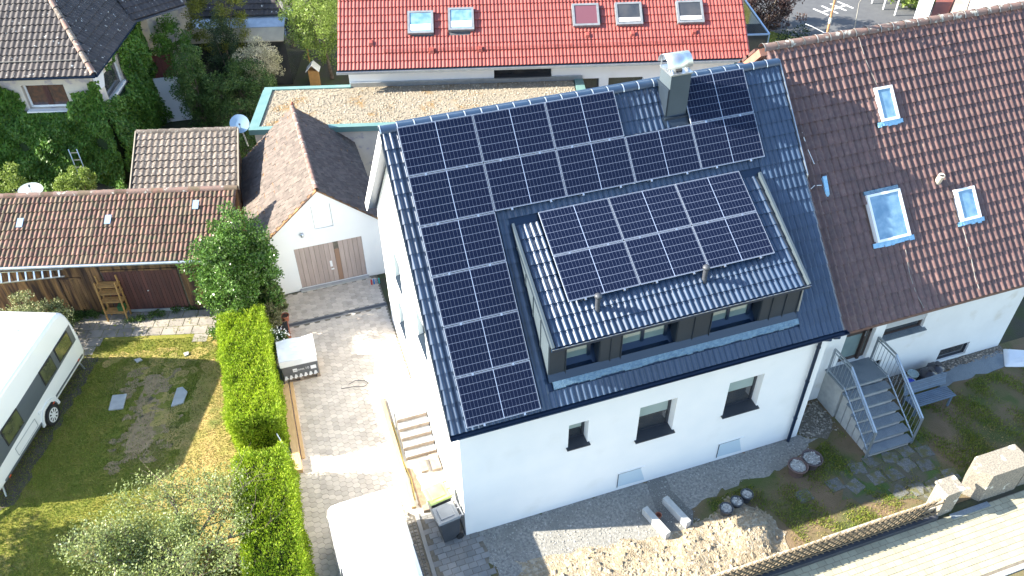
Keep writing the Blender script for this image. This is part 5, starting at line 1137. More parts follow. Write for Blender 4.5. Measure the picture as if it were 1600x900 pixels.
# gable steps, formwork, debris
gs = empty('gable_steps', (-.5, 3.6, 0), 'low timber and concrete steps beside the sunlit white gable wall', 'steps')
for i in range(5):
    MB().m(M_conc).box(-.9, -.03, 2.9 + i * .24, 2.9 + i * .24 + .26, 0 if i else 0, .14 * (i + 1)).m(M_pallet).box(-.92, -.03, 2.885 + i * .24, 2.90 + i * .24, .01, .14 * (i + 1) - .02).build('step', None, gs)  # brown riser boards also carry the risers' shade in their colour
MB().m(M_conc).box(-.95, -.02, 4.12, 5.3, 0, .71).build('landing', None, gs)
tag(MB().m(M_wood).box(-1.16, -1.04, 1.25, 5.35, .0, .10).build('shuttering_board', None), 'pale shuttering board along the edge of the blocks by the gable steps', 'board')
tag(MB().m(mat('yellow_hose', (.45, .36, .08), rough=.5)).tube([(-1.0, 4.4, .03), (-.98, 3.6, .03), (-1.02, 2.9, .03), (-.95, 2.2, .03), (-1.0, 1.5, .03)], .016).build('hose', None), 'thin yellow hose lying along the shuttering board', 'hose')
P_('soil_joint', [(-1.30, 5.3), (-1.17, 5.3), (-1.17, 1.2), (-1.35, 1.2)], .006, mat('brown_open_joint', (.16, .10, .06), (.2, .14, .09), 10, 1, bump=.8), .04, .12)
P_('soil_patch', [(-.98, 2.6), (-.8, 2.6), (-.72, 1.9), (-.75, 1.25), (-.95, 1.2)], .016, mat('brown_bare_strip', (.25, .17, .11), (.2, .13, .08), 8, 1, bump=.6), .04, .12)
tag(MB().m(M_pallet).box(-.62, -.42, 2.3, 2.75, .02, .10).build('wood_block', None), 'brown wooden block left of the pair beneath the gable steps', 'block')
tag(MB().m(M_pallet).box(-.30, -.05, 2.25, 2.8, .02, .12).build('wood_block', None), 'brown wooden block right of the pair beneath the gable steps', 'block')
tag(MB().m(M_pallet).box(-.88, -.68, 1.02, 1.2, .0, .12).build('wood_block', None), 'small brown block on the slabs beside the green-lidded bin', 'block')
# pallet with foil wrapped stack
M_txt = mat('white_print', (.75, .76, .78), rough=.5)
pl = empty('pallet', (-3.28, 7.45, 0), 'wooden pallet standing on the driveway under the foil-wrapped stack', 'pallet')
MP = Matrix.Translation((-3.83, 7.03, .012)) @ Matrix.Rotation(-.02, 4, 'Z')
for k in range(6): MB(MP).m(M_pallet).box(0, 1.12, k * .155, k * .155 + .12, .12, .142).build('board', None, pl)
for a in (0, .5, 1.02): MB(MP).m(M_pallet).box(a, a + .10, 0, .9, .02, .12).build('block', None, pl)
MB(MP).m(M_pallet).box(0, 1.12, 0, .1, 0, .02).box(0, 1.12, .8, .9, 0, .02).build('runner', None, pl, kind='stuff')
sk = empty('wrapped_stack', (-3.28, 7.45, .15), 'stack wrapped in white and dark printed foil on the pallet, beside the hedge', 'stack')
mb = MB(MP).m(M_bfoil); mb.hexa([(.02, .02, .145), (1.10, .02, .145), (1.10, .88, .145), (.02, .88, .145), (.0, .0, .72), (1.12, .0, .72), (1.12, .9, .72), (.0, .9, .72)]); mb.build('lower_wrap', None, sk, bevel=.02)
mb = MB(MP).m(M_foil); nx_ = 14; ny_ = 6
gx_, gy_ = np.meshgrid(np.linspace(0, 1, nx_), np.linspace(0, 1, ny_), indexing='ij')
top = [(-.01 + 1.14 * a, -.01 + .92 * b, .95 + .02 * math.sin(a * 9 + b * 5) + (.0 if b < .4 else .06)) for a, b in zip(gx_.ravel(), gy_.ravel())]
mb.faces(top, [(i * ny_ + j, (i + 1) * ny_ + j, (i + 1) * ny_ + j + 1, i * ny_ + j + 1) for i in range(nx_ - 1) for j in range(ny_ - 1)], True)
mb.hexa([(-.005, -.005, .70), (1.125, -.005, .70), (1.125, .905, .70), (-.005, .905, .70), (-.01, -.012, .95), (1.13, -.012, .95), (1.13, .91, .99), (-.01, .91, .99)])
mb.build('foil_hood', None, sk)
mb = MB(MP).m(M_foil)
for k in range(7):
    x = .03 + k * .15; mb.poly([(x, -.004, .17), (x + .07, -.010, .15), (x + .11, -.006, .30), (x + .05, -.012, .34)])
    mb.poly([(x + .08, -.008, .18), (x + .13, -.008, .2), (x + .10, -.01, .28)])
mb.build('crumpled_foil', None, sk, kind='stuff')
MB(MP).m(M_txt).box(.34, .47, -.012, -.004, .44, .57).build('logo_square', None, sk); MB(MP).m(M_txt).box(.88, 1.05, -.012, -.004, .42, .56).build('label', None, sk)
def text(body, M, size, mt, parent, name='lettering'):
    c = bpy.data.curves.new(name, 'FONT'); c.body = body; c.size = size; c.extrude = .001; c.align_x = 'CENTER'; c.materials.append(mt)
    o = bpy.data.objects.new(name, c); C.objects.link(o); dg = bpy.context.evaluated_depsgraph_get(); me = bpy.data.meshes.new_from_object(o.evaluated_get(dg)); bpy.data.objects.remove(o)
    me.materials.clear(); me.materials.append(mt); return link(name, me, M, parent)
text("onx.10", MP @ Matrix.Translation((.66, -.014, .47)) @ Matrix.Rotation(math.pi / 2, 4, 'X'), .13, M_txt, sk)
text("BMI", MP @ Matrix.Translation((.405, -.014, .48)) @ Matrix.Rotation(math.pi / 2, 4, 'X'), .06, M_dplas, sk)
# long timber boards
tag(MB().m(M_wood).hexa([(-3.98, 3.46, .01), (-3.76, 3.44, .01), (-3.72, 6.9, .01), (-3.95, 6.9, .01), (-3.98, 3.46, .16), (-3.76, 3.44, .16), (-3.72, 6.9, .16), (-3.95, 6.9, .16)]).build('timber_beam', None), 'wide pale timber beam lying along the hedge, ending nearest the camera', 'beam')
tag(MB().m(M_wood).hexa([(-3.72, 3.92, .01), (-3.63, 3.92, .01), (-3.58, 7.0, .01), (-3.68, 7.0, .01), (-3.72, 3.92, .07), (-3.63, 3.92, .07), (-3.58, 7.0, .07), (-3.68, 7.0, .07)]).build('timber_batten', None), 'narrow timber batten lying against the wide beam on its driveway side', 'batten')
hk = empty('hand_truck', (-4.0, 4.3, 0), 'grey hand truck with a small black wheel lying in the gap of the hedge', 'hand truck')
MB().m(M_zinc).bar((-4.25, 4.5, .7), (-4.05, 4.1, .1), .03).build('frame', None, hk); MB().m(M_black).cyl((-4.0, 4.2, .12), (-3.96, 4.2, .12), .10, n=14).build('wheel', None, hk)
n = 60; stones('stones', np.stack([rng.normal(-4.05, .07, n), rng.uniform(3.5, 4.2, n), rng.uniform(.02, .12, n)], 1), rng.uniform(.03, .07, n), mat('white_stone', (.7, .68, .62), rough=.9), None, 'small heap of white stones at the hedge gap', 'stones')
# lawn slabs
for i, (pts, lb) in enumerate((([(-8.92, 8.30), (-8.50, 8.22), (-8.60, 7.62), (-9.02, 7.70)], 'square pale concrete slab lying on the lawn, left of the bare patch'), ([(-7.02, 7.95), (-6.86, 7.95), (-6.72, 7.68), (-6.86, 7.25), (-7.22, 7.22), (-7.12, 7.6)], 'broken pale concrete slab lying on the lawn, right of the bare patch'), ([(-8.30, 9.72), (-8.12, 9.74), (-8.05, 9.62), (-8.22, 9.56)], 'very small pale slab near the patio edge of the lawn'), ([(-6.78, 9.50), (-6.62, 9.52), (-6.62, 9.38), (-6.74, 9.34)], 'tiny pale tile at the shadow corner near the large shrub'))):
    mb = MB().m(M_conc); prism(mb, [(a, b, .05) for a, b in pts], (0, 0, -.045)); tag(mb.build('concrete_slab', None), lb, 'slab')
tag(MB().m(M_wood).hexa([(-5.62, 9.0, 0), (-5.56, 9.0, 0), (-5.38, 9.75, 0), (-5.44, 9.75, 0), (-5.62, 9.0, .05), (-5.56, 9.0, .05), (-5.38, 9.75, .2), (-5.44, 9.75, .2)]).build('stake', None), 'short wooden lath lying at the hedge end by the large shrub', 'lath')
# wooden rack, ladder, dishes
rk = empty('wooden_rack', (-3.75, -7.2, 0), 'honey-coloured slatted wooden shelf rack standing against the shed door', 'rack', M=BM)
for u in (-4.08, -3.42):
    for v, dv in ((-7.42, .12), (-7.08, .0)): MB(BM).m(M_rackw).bar((u, v, 0), (u, v + dv, 1.62 if v < -7.2 else 1.75), .045).build('post', None, rk)
for z in (.32, .78, 1.12, 1.42):
    for k in range(4): MB(BM).m(M_rackw).box(-4.12, -3.38, -7.40 + k * .085 + z * .05, -7.34 + k * .085 + z * .05, z, z + .02).build('slat', None, rk)
tag(MB(BM).m(mat('green_box', (.03, .12, .04), rough=.6)).box(-3.68, -3.46, -7.3, -7.1, .345, .55).build('green_crate', None), 'small dark green box standing on the lowest rack shelf', 'box')
ld = empty('ladder', (-5.9, -7.4, 1.9), 'aluminium ladder hung horizontally under the gutter of the long shed', 'ladder', M=BM)
MB(BM).m(M_metal).bar((-7.2, -7.52, 1.93), (-4.85, -7.38, 2.02), .05, .03).build('rail', None, ld); MB(BM).m(M_metal).bar((-7.2, -7.32, 2.24), (-4.85, -7.28, 2.24), .05, .03).build('rail', None, ld)
for k in range(9): t = (k + .4) / 9; MB(BM).m(M_metal).bar((-7.2 + 2.35 * t, -7.52 + .14 * t, 1.94 + .09 * t), (-7.2 + 2.35 * t, -7.32 + .04 * t, 2.24), .05, .03).build('rung', None, ld)
l2 = empty('ladder', (-6.9, .5, 0), 'small aluminium ladder leaning upright in the ivy behind the round bush', 'ladder', M=BM)
A, B_ = Vector((-6.95, -.1, .2)), Vector((-7.35, .62, 2.1))
for o in (-.16, .16): MB(BM).m(M_metal).bar(A + Vector((o, 0, 0)), B_ + Vector((o, 0, 0)), .035).build('rail', None, l2)
for k in range(7): p = A.lerp(B_, (k + .5) / 7); MB(BM).m(M_metal).bar(p + Vector((-.16, 0, 0)), p + Vector((.16, 0, 0)), .03).build('rung', None, l2)
def dish(c, nrm, r, label, post, mt):
    root = empty('satellite_dish', c, label, 'satellite dish'); c = Vector(c); N = Vector(nrm).normalized(); X = N.cross(Vector((0, 0, 1))).normalized(); Y = N.cross(X); n = 20
    P = [c]; 
    for rr, d in ((.5, .03), (1, .12)):
        for i in range(n): t = 2 * math.pi * i / n; P.append(c + (X * math.cos(t) + Y * math.sin(t)) * r * rr + N * r * d)
    m = MB().m(mt); m.faces(P, [(0, 1 + i, 1 + (i + 1) % n) for i in range(n)] + [(1 + i, 1 + n + i, 1 + n + (i + 1) % n, 1 + (i + 1) % n) for i in range(n)], True); m.build('reflector', None, root)
    MB().m(M_zinc).bar(c - Y * 0 + Vector((0, 0, -.9 * r)), c + N * r * .9 + Vector((0, 0, -.3 * r)), .025).build('arm', None, root); MB().m(M_dplas).cyl(c + N * r * .85 + Vector((0, 0, -.3 * r)), c + N * r * 1.0 + Vector((0, 0, -.3 * r)), .04, n=8).build('feed', None, root)
    MB().m(M_zinc).cyl(Vector(post), c - N * .05, .025, n=8).build('mast', None, root)
dc = Bv(-.25, -.45, 3.55); dish(dc, (.0, -.75, .65), .36, 'pale blue satellite dish at the corner of the gravel roof, behind the small shed', dc + Vector((.1, .4, -1.2)), M_dishb)
dc = Bv(-6.85, -3.9, 3.1); dish(dc, (.1, -.15, .98), .40, 'pale round dish top showing behind the ridge of the long shed', dc + Vector((0, 0, -3.0)), mat('greenish_dish', (.5, .56, .52), rough=.4))
# buckets and planters
def tub(x, y, r, h, mt, fill, label, name, cat, group=None, rim=.02):
    t = empty(name, (x, y, 0), label, cat, group)
    MB().m(mt).lathe((x, y, 0), [(r * .78, 0), (r, h), (r + rim, h), (r + rim, h - .03), (r, h - .03)], 18).lathe((x, y, 0), [(r * .94, h), (r * .9, h - .06)], 18).build('tub', None, t)
    if fill is not None:
        MB().m(fill).lathe((x, y, 0), [(r * .93, h - .06), (.001, h - .03)], 18).build('filling', None, t)
        n = 130; a = rng.uniform(0, 6.28, n); q = r * .88 * np.sqrt(rng.random(n)); stones('pebbles', np.stack([x + q * np.cos(a), y + q * np.sin(a), np.full(n, h - .03)], 1), rng.uniform(.015, .035, n), fill, t)
    return t
M_fill = mat('pale_grey_pebbles', (.5, .49, .45), (.3, .29, .27), 14, .95, var=.4)
tub(6.72, -1.66, .165, .30, M_dplas, M_fill, 'black bucket of gravel, left and nearest of three at the mound', 'bucket', 'bucket', 'buckets of gravel at the mound')
tub(7.10, -1.55, .155, .28, M_dplas, M_fill, 'middle black bucket of gravel between its two neighbours', 'bucket', 'bucket', 'buckets of gravel at the mound')
tub(7.48, -1.44, .155, .28, M_dplas, M_fill, 'rightmost black bucket of gravel in the row of three on the grass', 'bucket', 'bucket', 'buckets of gravel at the mound')
tub(9.28, -1.12, .25, .34, mat('brown_planter', (.14, .09, .08), rough=.7), M_fill, 'round brown planter of pebbles, left one of the pair on the grass', 'planter', 'planter', 'planters of pebbles', .03)
tub(9.80, -1.02, .27, .34, mat('dark_brown_planter', (.10, .075, .075), rough=.7), M_fill, 'round dark planter of pebbles, right one of the pair, nearer the steps', 'planter', 'planter', 'planters of pebbles', .03)
tub(4.98, -1.18, .075, .16, M_terra, None, 'small terracotta pot standing between the two white edging blocks', 'flower_pot', 'pot', None, .012)
for (x, y), lb in (((4.62, -.92), 'white concrete edging block left of the small pot, half in sunlight'), ((5.28, -.80), 'white concrete edging block in the trench, right of the small pot')):
    d = Vector((.22, -.88, 0)).normalized(); s = Vector((-d.y, d.x, 0))
    tag(MB().m(mat('white_edging_concrete', (.44, .44, .42), (.38, .38, .36), 4, .9)).obox(Vector((x, y, .0)), d * .95, s * .17, (0, 0, .25)).build('edging_block', None, None, bevel=.012), lb, 'edging block')
tub(14.38, .52, .15, .30, mat('white_bucket', (.6, .66, .7), rough=.4), None, 'pale bucket with bright blue inside, beside the bench', 'bucket', 'bucket', None, .015)
tag(MB().m(M_blue).lathe((14.38, .52, 0), [(.125, .16), (.001, .19)], 16).lathe((14.40, .49, 0), [(.12, .285), (.001, .27)], 12).build('blue_lid', None), 'bright blue disc lying in the pale bucket by the bench', 'disc')
tub(14.62, .70, .155, .36, mat('pale_green_bucket', (.5, .62, .62), rough=.4), mat('grey_lid', (.45, .55, .56), rough=.5), 'pale grey-green bucket between the blue one and the black sacks', 'bucket', 'bucket', None, .015)
for (x, y, h, lb) in ((15.02, .50, .52, 'black refuse sack, left and larger of two against the neighbouring wall'), (15.45, .66, .45, 'black refuse sack, right of the pair at the neighbouring wall')):
    P = []; n = 14; prof = [(.20, 0), (.27, .1), (.27, h * .7), (.20, h * .92), (.08, h), (.05, h + .05), (.10, h + .1)]
    m = MB().m(mat('black_sack', (.035, .035, .045), rough=.3)); 
    for r_, z in prof:
        for i in range(n): t = 2 * math.pi * i / n; q = r_ * (1 + .08 * math.sin(3 * t + z * 9)); P.append((x + q * math.cos(t), y + q * math.sin(t), z))
    m.faces(P, [(k * n + i, k * n + (i + 1) % n, (k + 1) * n + (i + 1) % n, (k + 1) * n + i) for k in range(len(prof) - 1) for i in range(n)], True); m.poly(P[-n:]); tag(m.build('refuse_sack', None), lb, 'sack', 'black sacks at the wall')
# bench
be_ = empty('bench', (14.4, -.2, 0), 'blue-grey slatted garden bench with its back to the white wall', 'bench')
M_bench = mat('blue_grey_painted_slat', (.10, .14, .19), (.13, .18, .24), 3, .5, var=.1)
for k in range(7): MB().m(M_bench).box(13.62, 15.15, -.52 + k * .065, -.47 + k * .065, .41 - .004 * k, .435 - .004 * k).build('slat', None, be_)
for k in range(6): y = -.05 + k * .022; z = .47 + k * .063; MB().m(M_bench).hexa([(13.62, y, z), (15.15, y, z), (15.15, y + .02, z), (13.62, y + .02, z), (13.62, y + .018, z + .052), (15.15, y + .018, z + .052), (15.15, y + .038, z + .052), (13.62, y + .038, z + .052)]).build('back_slat', None, be_)
for x in (13.75, 15.0): MB().m(M_bench).bar((x, -.5, .0), (x, -.5, .41), .05).build('leg', None, be_); MB().m(M_bench).bar((x, -.06, .0), (x, .10, .86), .05).build('leg', None, be_)
tag(MB().m(M_foil).hexa([(17.8, .2, 0), (18.9, -.2, 0), (19.4, .4, 0), (18.4, .9, 0), (17.95, .25, .1), (18.8, .0, .22), (19.2, .4, .12), (18.4, .7, .16)]).build('plastic_sheet', None, None, bevel=.05), 'crumpled white plastic sheet on the ground at the far corner of the neighbouring house', 'sheet')
# low wall, lattice fence, pillars
lw = empty('low_wall', (8, -3.35, 0), 'low pale retaining wall topped with flat coping under the lattice fence', 'wall')
MB().m(M_pillar).box(3.5, 11.95, -3.46, -3.30, -.2, .22).build('base', None, lw)
x = 3.5
while x < 11.6: w = random.uniform(.75, .95); MB().m(mat('coping_stone', (.46, .42, .36), (.38, .35, .3), 6, .9) if x < 4 else bpy.data.materials['coping_stone']).box(x + .005, min(x + w, 11.95) - .005, -3.47, -3.27 + random.uniform(-.01, .01), .22, .29 + random.uniform(0, .02)).build('coping', None, lw); x += w
fe = empty('lattice_fence', (8, -3.56, 0), 'weathered crossed-lath wooden lattice fence along the block-paved street', 'fence')
MB().m(M_dplas).box(3.5, 11.95, -3.66, -3.47, -.2, .10).build('plinth', None, fe)
for k in range(46):
    for s in (-1, 1):
        x = 3.6 + k * .18; y = -3.535 if s > 0 else -3.575
        a, b = Vector((x - s * .33, y, .12 + random.uniform(0, .02))), Vector((x + s * .33, y, .80 + random.uniform(-.03, .02)))
        if b.x > 11.95 or a.x > 11.95: continue
        m = MB().m(M_fence); m.bar(a, b, .024, .048, up=(0, 1, 0)); m.build('lath', None, fe)
for z in (.26, .66): MB().m(M_fence).box(3.5, 11.95, -3.612, -3.59, z, z + .05).build('rail', None, fe)
pr = empty('gate_pillar', (12.2, -3.37, 0), 'smaller lichened pebble-concrete gate pillar at the end of the lattice fence', 'pillar', 'pebble-concrete pillars by the gate')
MB().m(M_pillar).hexa([(11.97, -3.58, -.1), (12.50, -3.56, -.1), (12.50, -3.16, -.1), (11.97, -3.16, -.1), (11.97, -3.58, .93), (12.50, -3.56, .93), (12.50, -3.16, .93), (11.97, -3.16, .93)]).build('shaft', None, pr, bevel=.01)
MB().m(M_pillar).hexa([(11.93, -3.62, .935), (12.53, -3.60, .935), (12.53, -3.13, .935), (11.93, -3.13, .935), (11.93, -3.62, 1.0), (12.53, -3.60, 1.0), (12.53, -3.13, 1.02), (11.93, -3.13, 1.02)]).build('cap', None, pr, bevel=.01)
p2 = empty('gate_pillar', (14, -3.2, 0), 'wide lichened pebble-concrete pillar block with chamfered corner, right of the gate', 'pillar', 'pebble-concrete pillars by the gate')
mb = MB().m(M_pillar); prism(mb, [(13.42, -3.55, -.1), (14.62, -3.55, -.1), (14.75, -3.3, -.1), (14.75, -2.88, -.1), (13.42, -2.88, -.1), (13.10, -3.15, -.1)][::-1], (0, 0, 1.18)); mb.build('block', None, p2, bevel=.012)
MB().m(M_pillar).box(14.76, 18, -3.5, -3.1, -.1, .55).build('low_wall', None, p2)

# ================================================================== VEGETATION
def hedge(label, x0, x1, y0, y1, h, n, group):
    r = empty('hedge', ((x0 + x1) / 2, (y0 + y1) / 2, 0), label, 'hedge', group)
    MB().m(mat('hedge_core', (.02, .03, .008), rough=1)).box(x0 + .22, x1 - .22, y0 + .22, y1 - .22, 0, h - .22).build('core', None, r)
    f = rng.random(n); a = rng.random(n); b = rng.random(n); X = np.empty(n); Y = np.empty(n); Z = np.empty(n); N = np.zeros((n, 3))
    At = (x1 - x0) * (y1 - y0); As = (y1 - y0) * h; Ae = (x1 - x0) * h; T = At + 2 * As * .7 + 2 * Ae; c = np.cumsum([At, As * .7, As * .7, Ae, Ae]) / T; s = np.searchsorted(c, f)
    X = np.where(s == 0, x0 + a * (x1 - x0), np.where(s == 1, x0, np.where(s == 2, x1, x0 + a * (x1 - x0))))
    Y = np.where(s == 3, y0, np.where(s == 4, y1, y0 + b * (y1 - y0))); Z = np.where(s == 0, h, np.where(s < 3, a * h, b * h))
    for k, nn in enumerate(((0, 0, 1), (-1, 0, 0), (1, 0, 0), (0, -1, 0), (0, 1, 0))): N[s == k] = nn
    P = np.stack([X, Y, Z], 1); dep = rng.random((n, 1)) ** 1.5 * .24
    lump = .05 * np.sin(X * 7 + 2) * np.sin(Y * 5.3) + .045 * np.sin(X * 17 + Y * 13) * np.sin(Y * 19 + Z * 15) + .04 * np.sin(Y * 2.1 + Z * 3)
    P = P + N * (lump[:, None] - dep) + rng.normal(0, .02, (n, 3)); P[:, 2] = np.maximum(P[:, 2], .02)
    D = unit(N * .7 + rng.normal(0, .55, (n, 3)) + np.array([0, 0, .35])) * rng.uniform(.045, .10, (n, 1)); W = unit(np.cross(D, rng.normal(size=(n, 3)))) * rng.uniform(.009, .018, (n, 1))
    quads('foliage', P, D, W, L_hedge, r)
hedge('bright green clipped hedge, the longer stretch beside pallet and timber', -5.42, -3.98, 4.5, 9.3, 1.52, 62000, 'clipped hedge along the driveway')
hedge('bright green clipped hedge, nearer stretch beside the van and apple tree', -5.42, -3.98, -2.2, 3.38, 1.52, 58000, 'clipped hedge along the driveway')
plant('gap_bush', 'darker lower green growth filling the gap in the hedge', 'bush', (-4.8, 3.95, 0), (-5.05, 3.95, .3), (.36, .42, .30), 34, .12, 2400, .07, L_hedge, .03)
plant('laurel_bush', 'tall rounded glossy green shrub between long shed and garage', 'shrub', (-4.6, 10.6, 0), (-4.5, 10.75, 1.95), (1.35, 1.25, 1.95), 330, .26, 44000, .085, L_laurel, .09, shell=.5, up=.2)
plant('dead_shoots', 'loose leafy shoots at the foot of the large shrub next to the patio', 'shrub', (-5.5, 10.0, 0), (-5.45, 9.95, .35), (.45, .4, .35), 20, .16, 1500, .07, L_laurel, .02)
# apple tree: an open crown of twiggy branches
ap = empty('apple_tree', (-6.75, 1.05, 0), 'open-crowned grey-green apple tree with crooked bare branches on the lawn', 'tree')
mb = MB().m(M_bark); tw = []; 
def branch(p, d, L, r, lv):
    p = Vector(p); d = Vector(d).normalized(); n = 4; q = p
    for i in range(n):
        d = (d + Vector((random.gauss(0, .22), random.gauss(0, .22), random.gauss(.02, .12)))).normalized(); e = q + d * L / n; rr = r * (1 - (i + 1) / n * .5)
        mb.cyl(q, e, r * (1 - i / n * .5), rr, 6 if lv < 2 else 4, False)
        if lv < 3 and i > 0:
            for _ in range(2 if lv else 2):
                o = Vector((random.gauss(0, 1), random.gauss(0, 1), random.gauss(.1, .4))).normalized(); branch(e, d * .6 + o * .8, L * random.uniform(.5, .7), rr * .55, lv + 1)
        if lv >= 2: tw.append((e[:], d[:]))
        q = e
    tw.append((q[:], d[:]))
branch((-6.75, 1.05, 0), (.0, .0, 1), 1.3, .12, 0)
for dx, dy in ((1.2, -.2), (-1.3, .3), (.3, 1), (.9, .7), (-.9, -.5), (.2, -1.1), (-1.1, .8)): branch((-6.75, 1.0, 1.15), (dx, dy, .5), 1.55, .055, 1)
mb.build('branches', None, ap)
T = np.array([t[0] for t in tw]); T = T[(T[:, 0] < -5.15) & (T[:, 1] < 2.9)]; n = 27000; c = T[rng.integers(0, len(T), n)]; P = c + rng.normal(0, .12, (n, 3)); D = unit(rng.normal(0, .7, (n, 3)) + np.array([0, 0, .4])) * rng.uniform(.05, .09, (n, 1)); W = unit(np.cross(D, rng.normal(size=(n, 3)))) * .02
quads('crown', P, D, W, L_apple, ap)
# tree outside the left edge whose shade lies on the lawn
plant('garden_tree', 'broad leafy tree left of the lawn, beyond the caravan front', 'tree', (-16.6, 3.6, 0), (-16.6, 3.3, 3.6), (2.3, 2.5, 1.5), 160, .35, 9000, .16, L_mid, .16)
# left edge and shed bushes
plant('variegated_bush', 'cream-variegated bush between shed front and caravan roof', 'bush', (-11.3, 11.6, 0), (-11.25, 11.75, .75), (1.35, .8, .95), 90, .22, 13000, .07, L_var, .04)
plant('round_bush', 'small round light green bush behind the long shed ridge', 'bush', (-6.35, -1.9, 0), (-6.35, -1.9, 2.0), (.75, .7, .62), 70, .16, 5200, .08, L_lime, .05, M=BM, shell=.75)
plant('ivy_bush', 'bright bush at the left edge above the long shed', 'bush', (-10.2, -.6, 0), (-10.0, -.4, 1.3), (1.0, .9, .9), 50, .22, 4200, .09, L_lime, .05, M=BM)
plant('shed_weeds', 'low dark weeds along the foot of the plank shed', 'weeds', (-5, -7.2, 0), (-4.9, -7.15, .08), (1.1, .2, .14), 30, .12, 1800, .06, L_mid, .01, M=BM, limbs=1)
plant('shed_weeds', 'low dark weeds at the foot of the red-brown shed doors', 'weeds', (-2, -7.15, 0), (-2.1, -7.12, .06), (1.3, .12, .10), 26, .10, 1500, .06, L_mid, .01, M=BM, limbs=1)
# rear garden planting
plant('conifer', 'dark upright conifer next to the white garden wall', 'conifer', (-3.6, 5.4, 0), (-3.6, 5.4, 2.1), (.75, .85, 2.0), 150, .22, 11000, .085, L_mid, .08, M=BM)
plant('conifer', 'slender dark ivy-wrapped tree in the shaded rear garden', 'conifer', (-2.7, 7.9, 0), (-2.7, 7.9, 2.4), (.7, .7, 2.3), 120, .22, 8000, .08, L_dark, .08, M=BM)
plant('golden_conifer', 'dense golden-brown topped conifer at the upper edge', 'conifer', (-3.3, 9.8, 0), (-3.2, 9.9, 3.6), (1.25, 1.1, 2.0), 170, .24, 13000, .08, L_gold, .1, M=BM, shell=.8)
plant('garden_bush', 'large mid green bush left of the gravel roof', 'bush', (-1.6, 5.8, 0), (-1.7, 6.0, 1.5), (1.75, 1.7, 1.4), 170, .3, 15000, .085, L_mid, .08, M=BM)
plant('flowering_bush', 'cream-blossomed bush above the large mid green bush', 'bush', (-1.1, 7.6, 0), (-1.15, 7.7, 2.3), (1.0, .8, .9), 80, .25, 6500, .075, L_cream, .06, M=BM)
plant('bamboo_tree', 'tall light green feathery tree left of the red roof', 'tree', (1.5, 10.5, 0), (1.25, 10.3, 3.6), (1.35, 1.5, 2.6), 190, .3, 17000, .10, L_lime, .1, M=BM)
plant('low_bush', 'low dark bush beside the copper roof edge and dish', 'bush', (-1.4, 2.6, 0), (-1.5, 2.7, .8), (1.2, 1.3, .8), 80, .24, 7000, .08, L_mid, .05, M=BM)
plant('garden_shrub', 'leafy green shrub below the far wing of the ivy house', 'shrub', (-5.0, 7.9, 0), (-5.0, 7.9, 2.4), (.95, 1.1, 1.8), 110, .25, 8000, .10, L_ivy, .06, M=BM)
plant('wall_bush', 'dark creeper bush over the end of the white garden wall', 'bush', (-5.9, 5.0, 0), (-5.9, 4.8, 1.2), (.5, .9, 1.3), 60, .22, 5200, .085, L_ivy, .04, M=BM)
plant('ground_bush', 'low green cover between small shed and white garden wall', 'bush', (-3.9, 1.8, 0), (-4.0, 1.7, .3), (1.3, 1.0, .4), 60, .2, 4200, .075, L_mid, .03, M=BM)
plant('shade_tree', 'tall dark tree in the background behind the patio roof', 'tree', (.3, 14.5, 0), (0, 14.8, 3.4), (2.0, 1.4, 3.0), 120, .35, 10000, .13, L_dark, .12, M=BM)
plant('background_tree', 'dark leafy tree behind the patio roof at the upper edge', 'tree', (-4.9, 15, 0), (-4.9, 15.2, 3.6), (2.0, 1.6, 2.6), 110, .35, 9000, .13, L_mid, .12, M=BM)
plant('purple_shrub', 'dark purple-leaved shrub at the top beside the grass bank', 'shrub', (25.2, 25.6, 0), (25.2, 25.6, 1.6), (1.6, 1.6, 1.6), 110, .32, 9000, .12, L_purp, .1)
plant('roadside_hedge', 'bright green bush beyond the road at the upper edge', 'bush', (35.6, 26.2, 0), (36.0, 26.0, 1.2), (2.3, 1.7, 1.3), 120, .4, 10000, .16, L_lime, .08)
plant('roadside_bush', 'dark bush in the shade behind the balcony', 'bush', (22.8, 19, 0), (22.5, 18.5, 1.2), (2.2, 2.6, 1.5), 80, .4, 7000, .12, L_dark, .08)
# potted plants by the garage
plant('ornamental_grass', 'arching ornamental grass beside the garage corner', 'grass clump', (-3.75, 10.55, 0), (-3.75, 10.55, .55), (.42, .40, .55), 60, .1, 2600, .17, leafm('reed_leaf', (.12, .17, .05), (.2, .22, .1), .2), .02, limbs=1, up=1.2)
plant('potted_shrub', 'grey-green feathery shrub in front of the ornamental grass', 'shrub', (-3.95, 9.9, 0), (-3.9, 9.75, .5), (.38, .40, .45), 50, .12, 2600, .06, leafm('sage_leaf', (.15, .16, .07), (.22, .2, .1), .2), .02)
plant('white_flowering_plant', 'white-flowering plant behind the wrapped pallet stack', 'plant', (-3.75, 8.55, 0), (-3.72, 8.5, .5), (.36, .34, .42), 40, .12, 2200, .06, L_mid, .02)
n = 160; P = np.array((-3.70, 8.5, .75)) + rng.normal(0, .16, (n, 3)); D = unit(rng.normal(size=(n, 3))) * .06; W = unit(np.cross(D, rng.normal(size=(n, 3)))) * .03
fl = quads('white_blossom', P, D, W, mat('white_petal', (.85, .85, .8), rough=.6)); tag(fl, 'white blossoms on the plant behind the pallet', 'blossom', None, 'stuff')
tub(-3.42, 10.02, .13, .24, M_terra, mat('pot_soil', (.06, .04, .03), rough=1), 'terracotta pot nearest the garage corner', 'flower_pot', 'pot', 'terracotta pots beside the driveway')
tg = empty('planter_trough', (-3.5, 9.4, 0), 'long terracotta planter trough between hedge end and driveway', 'planter')
MB().m(M_terra).box(-3.62, -3.36, 9.05, 9.75, 0, .22).m(M_black).box(-3.59, -3.39, 9.08, 9.72, .215, .225).build('trough', None, tg)
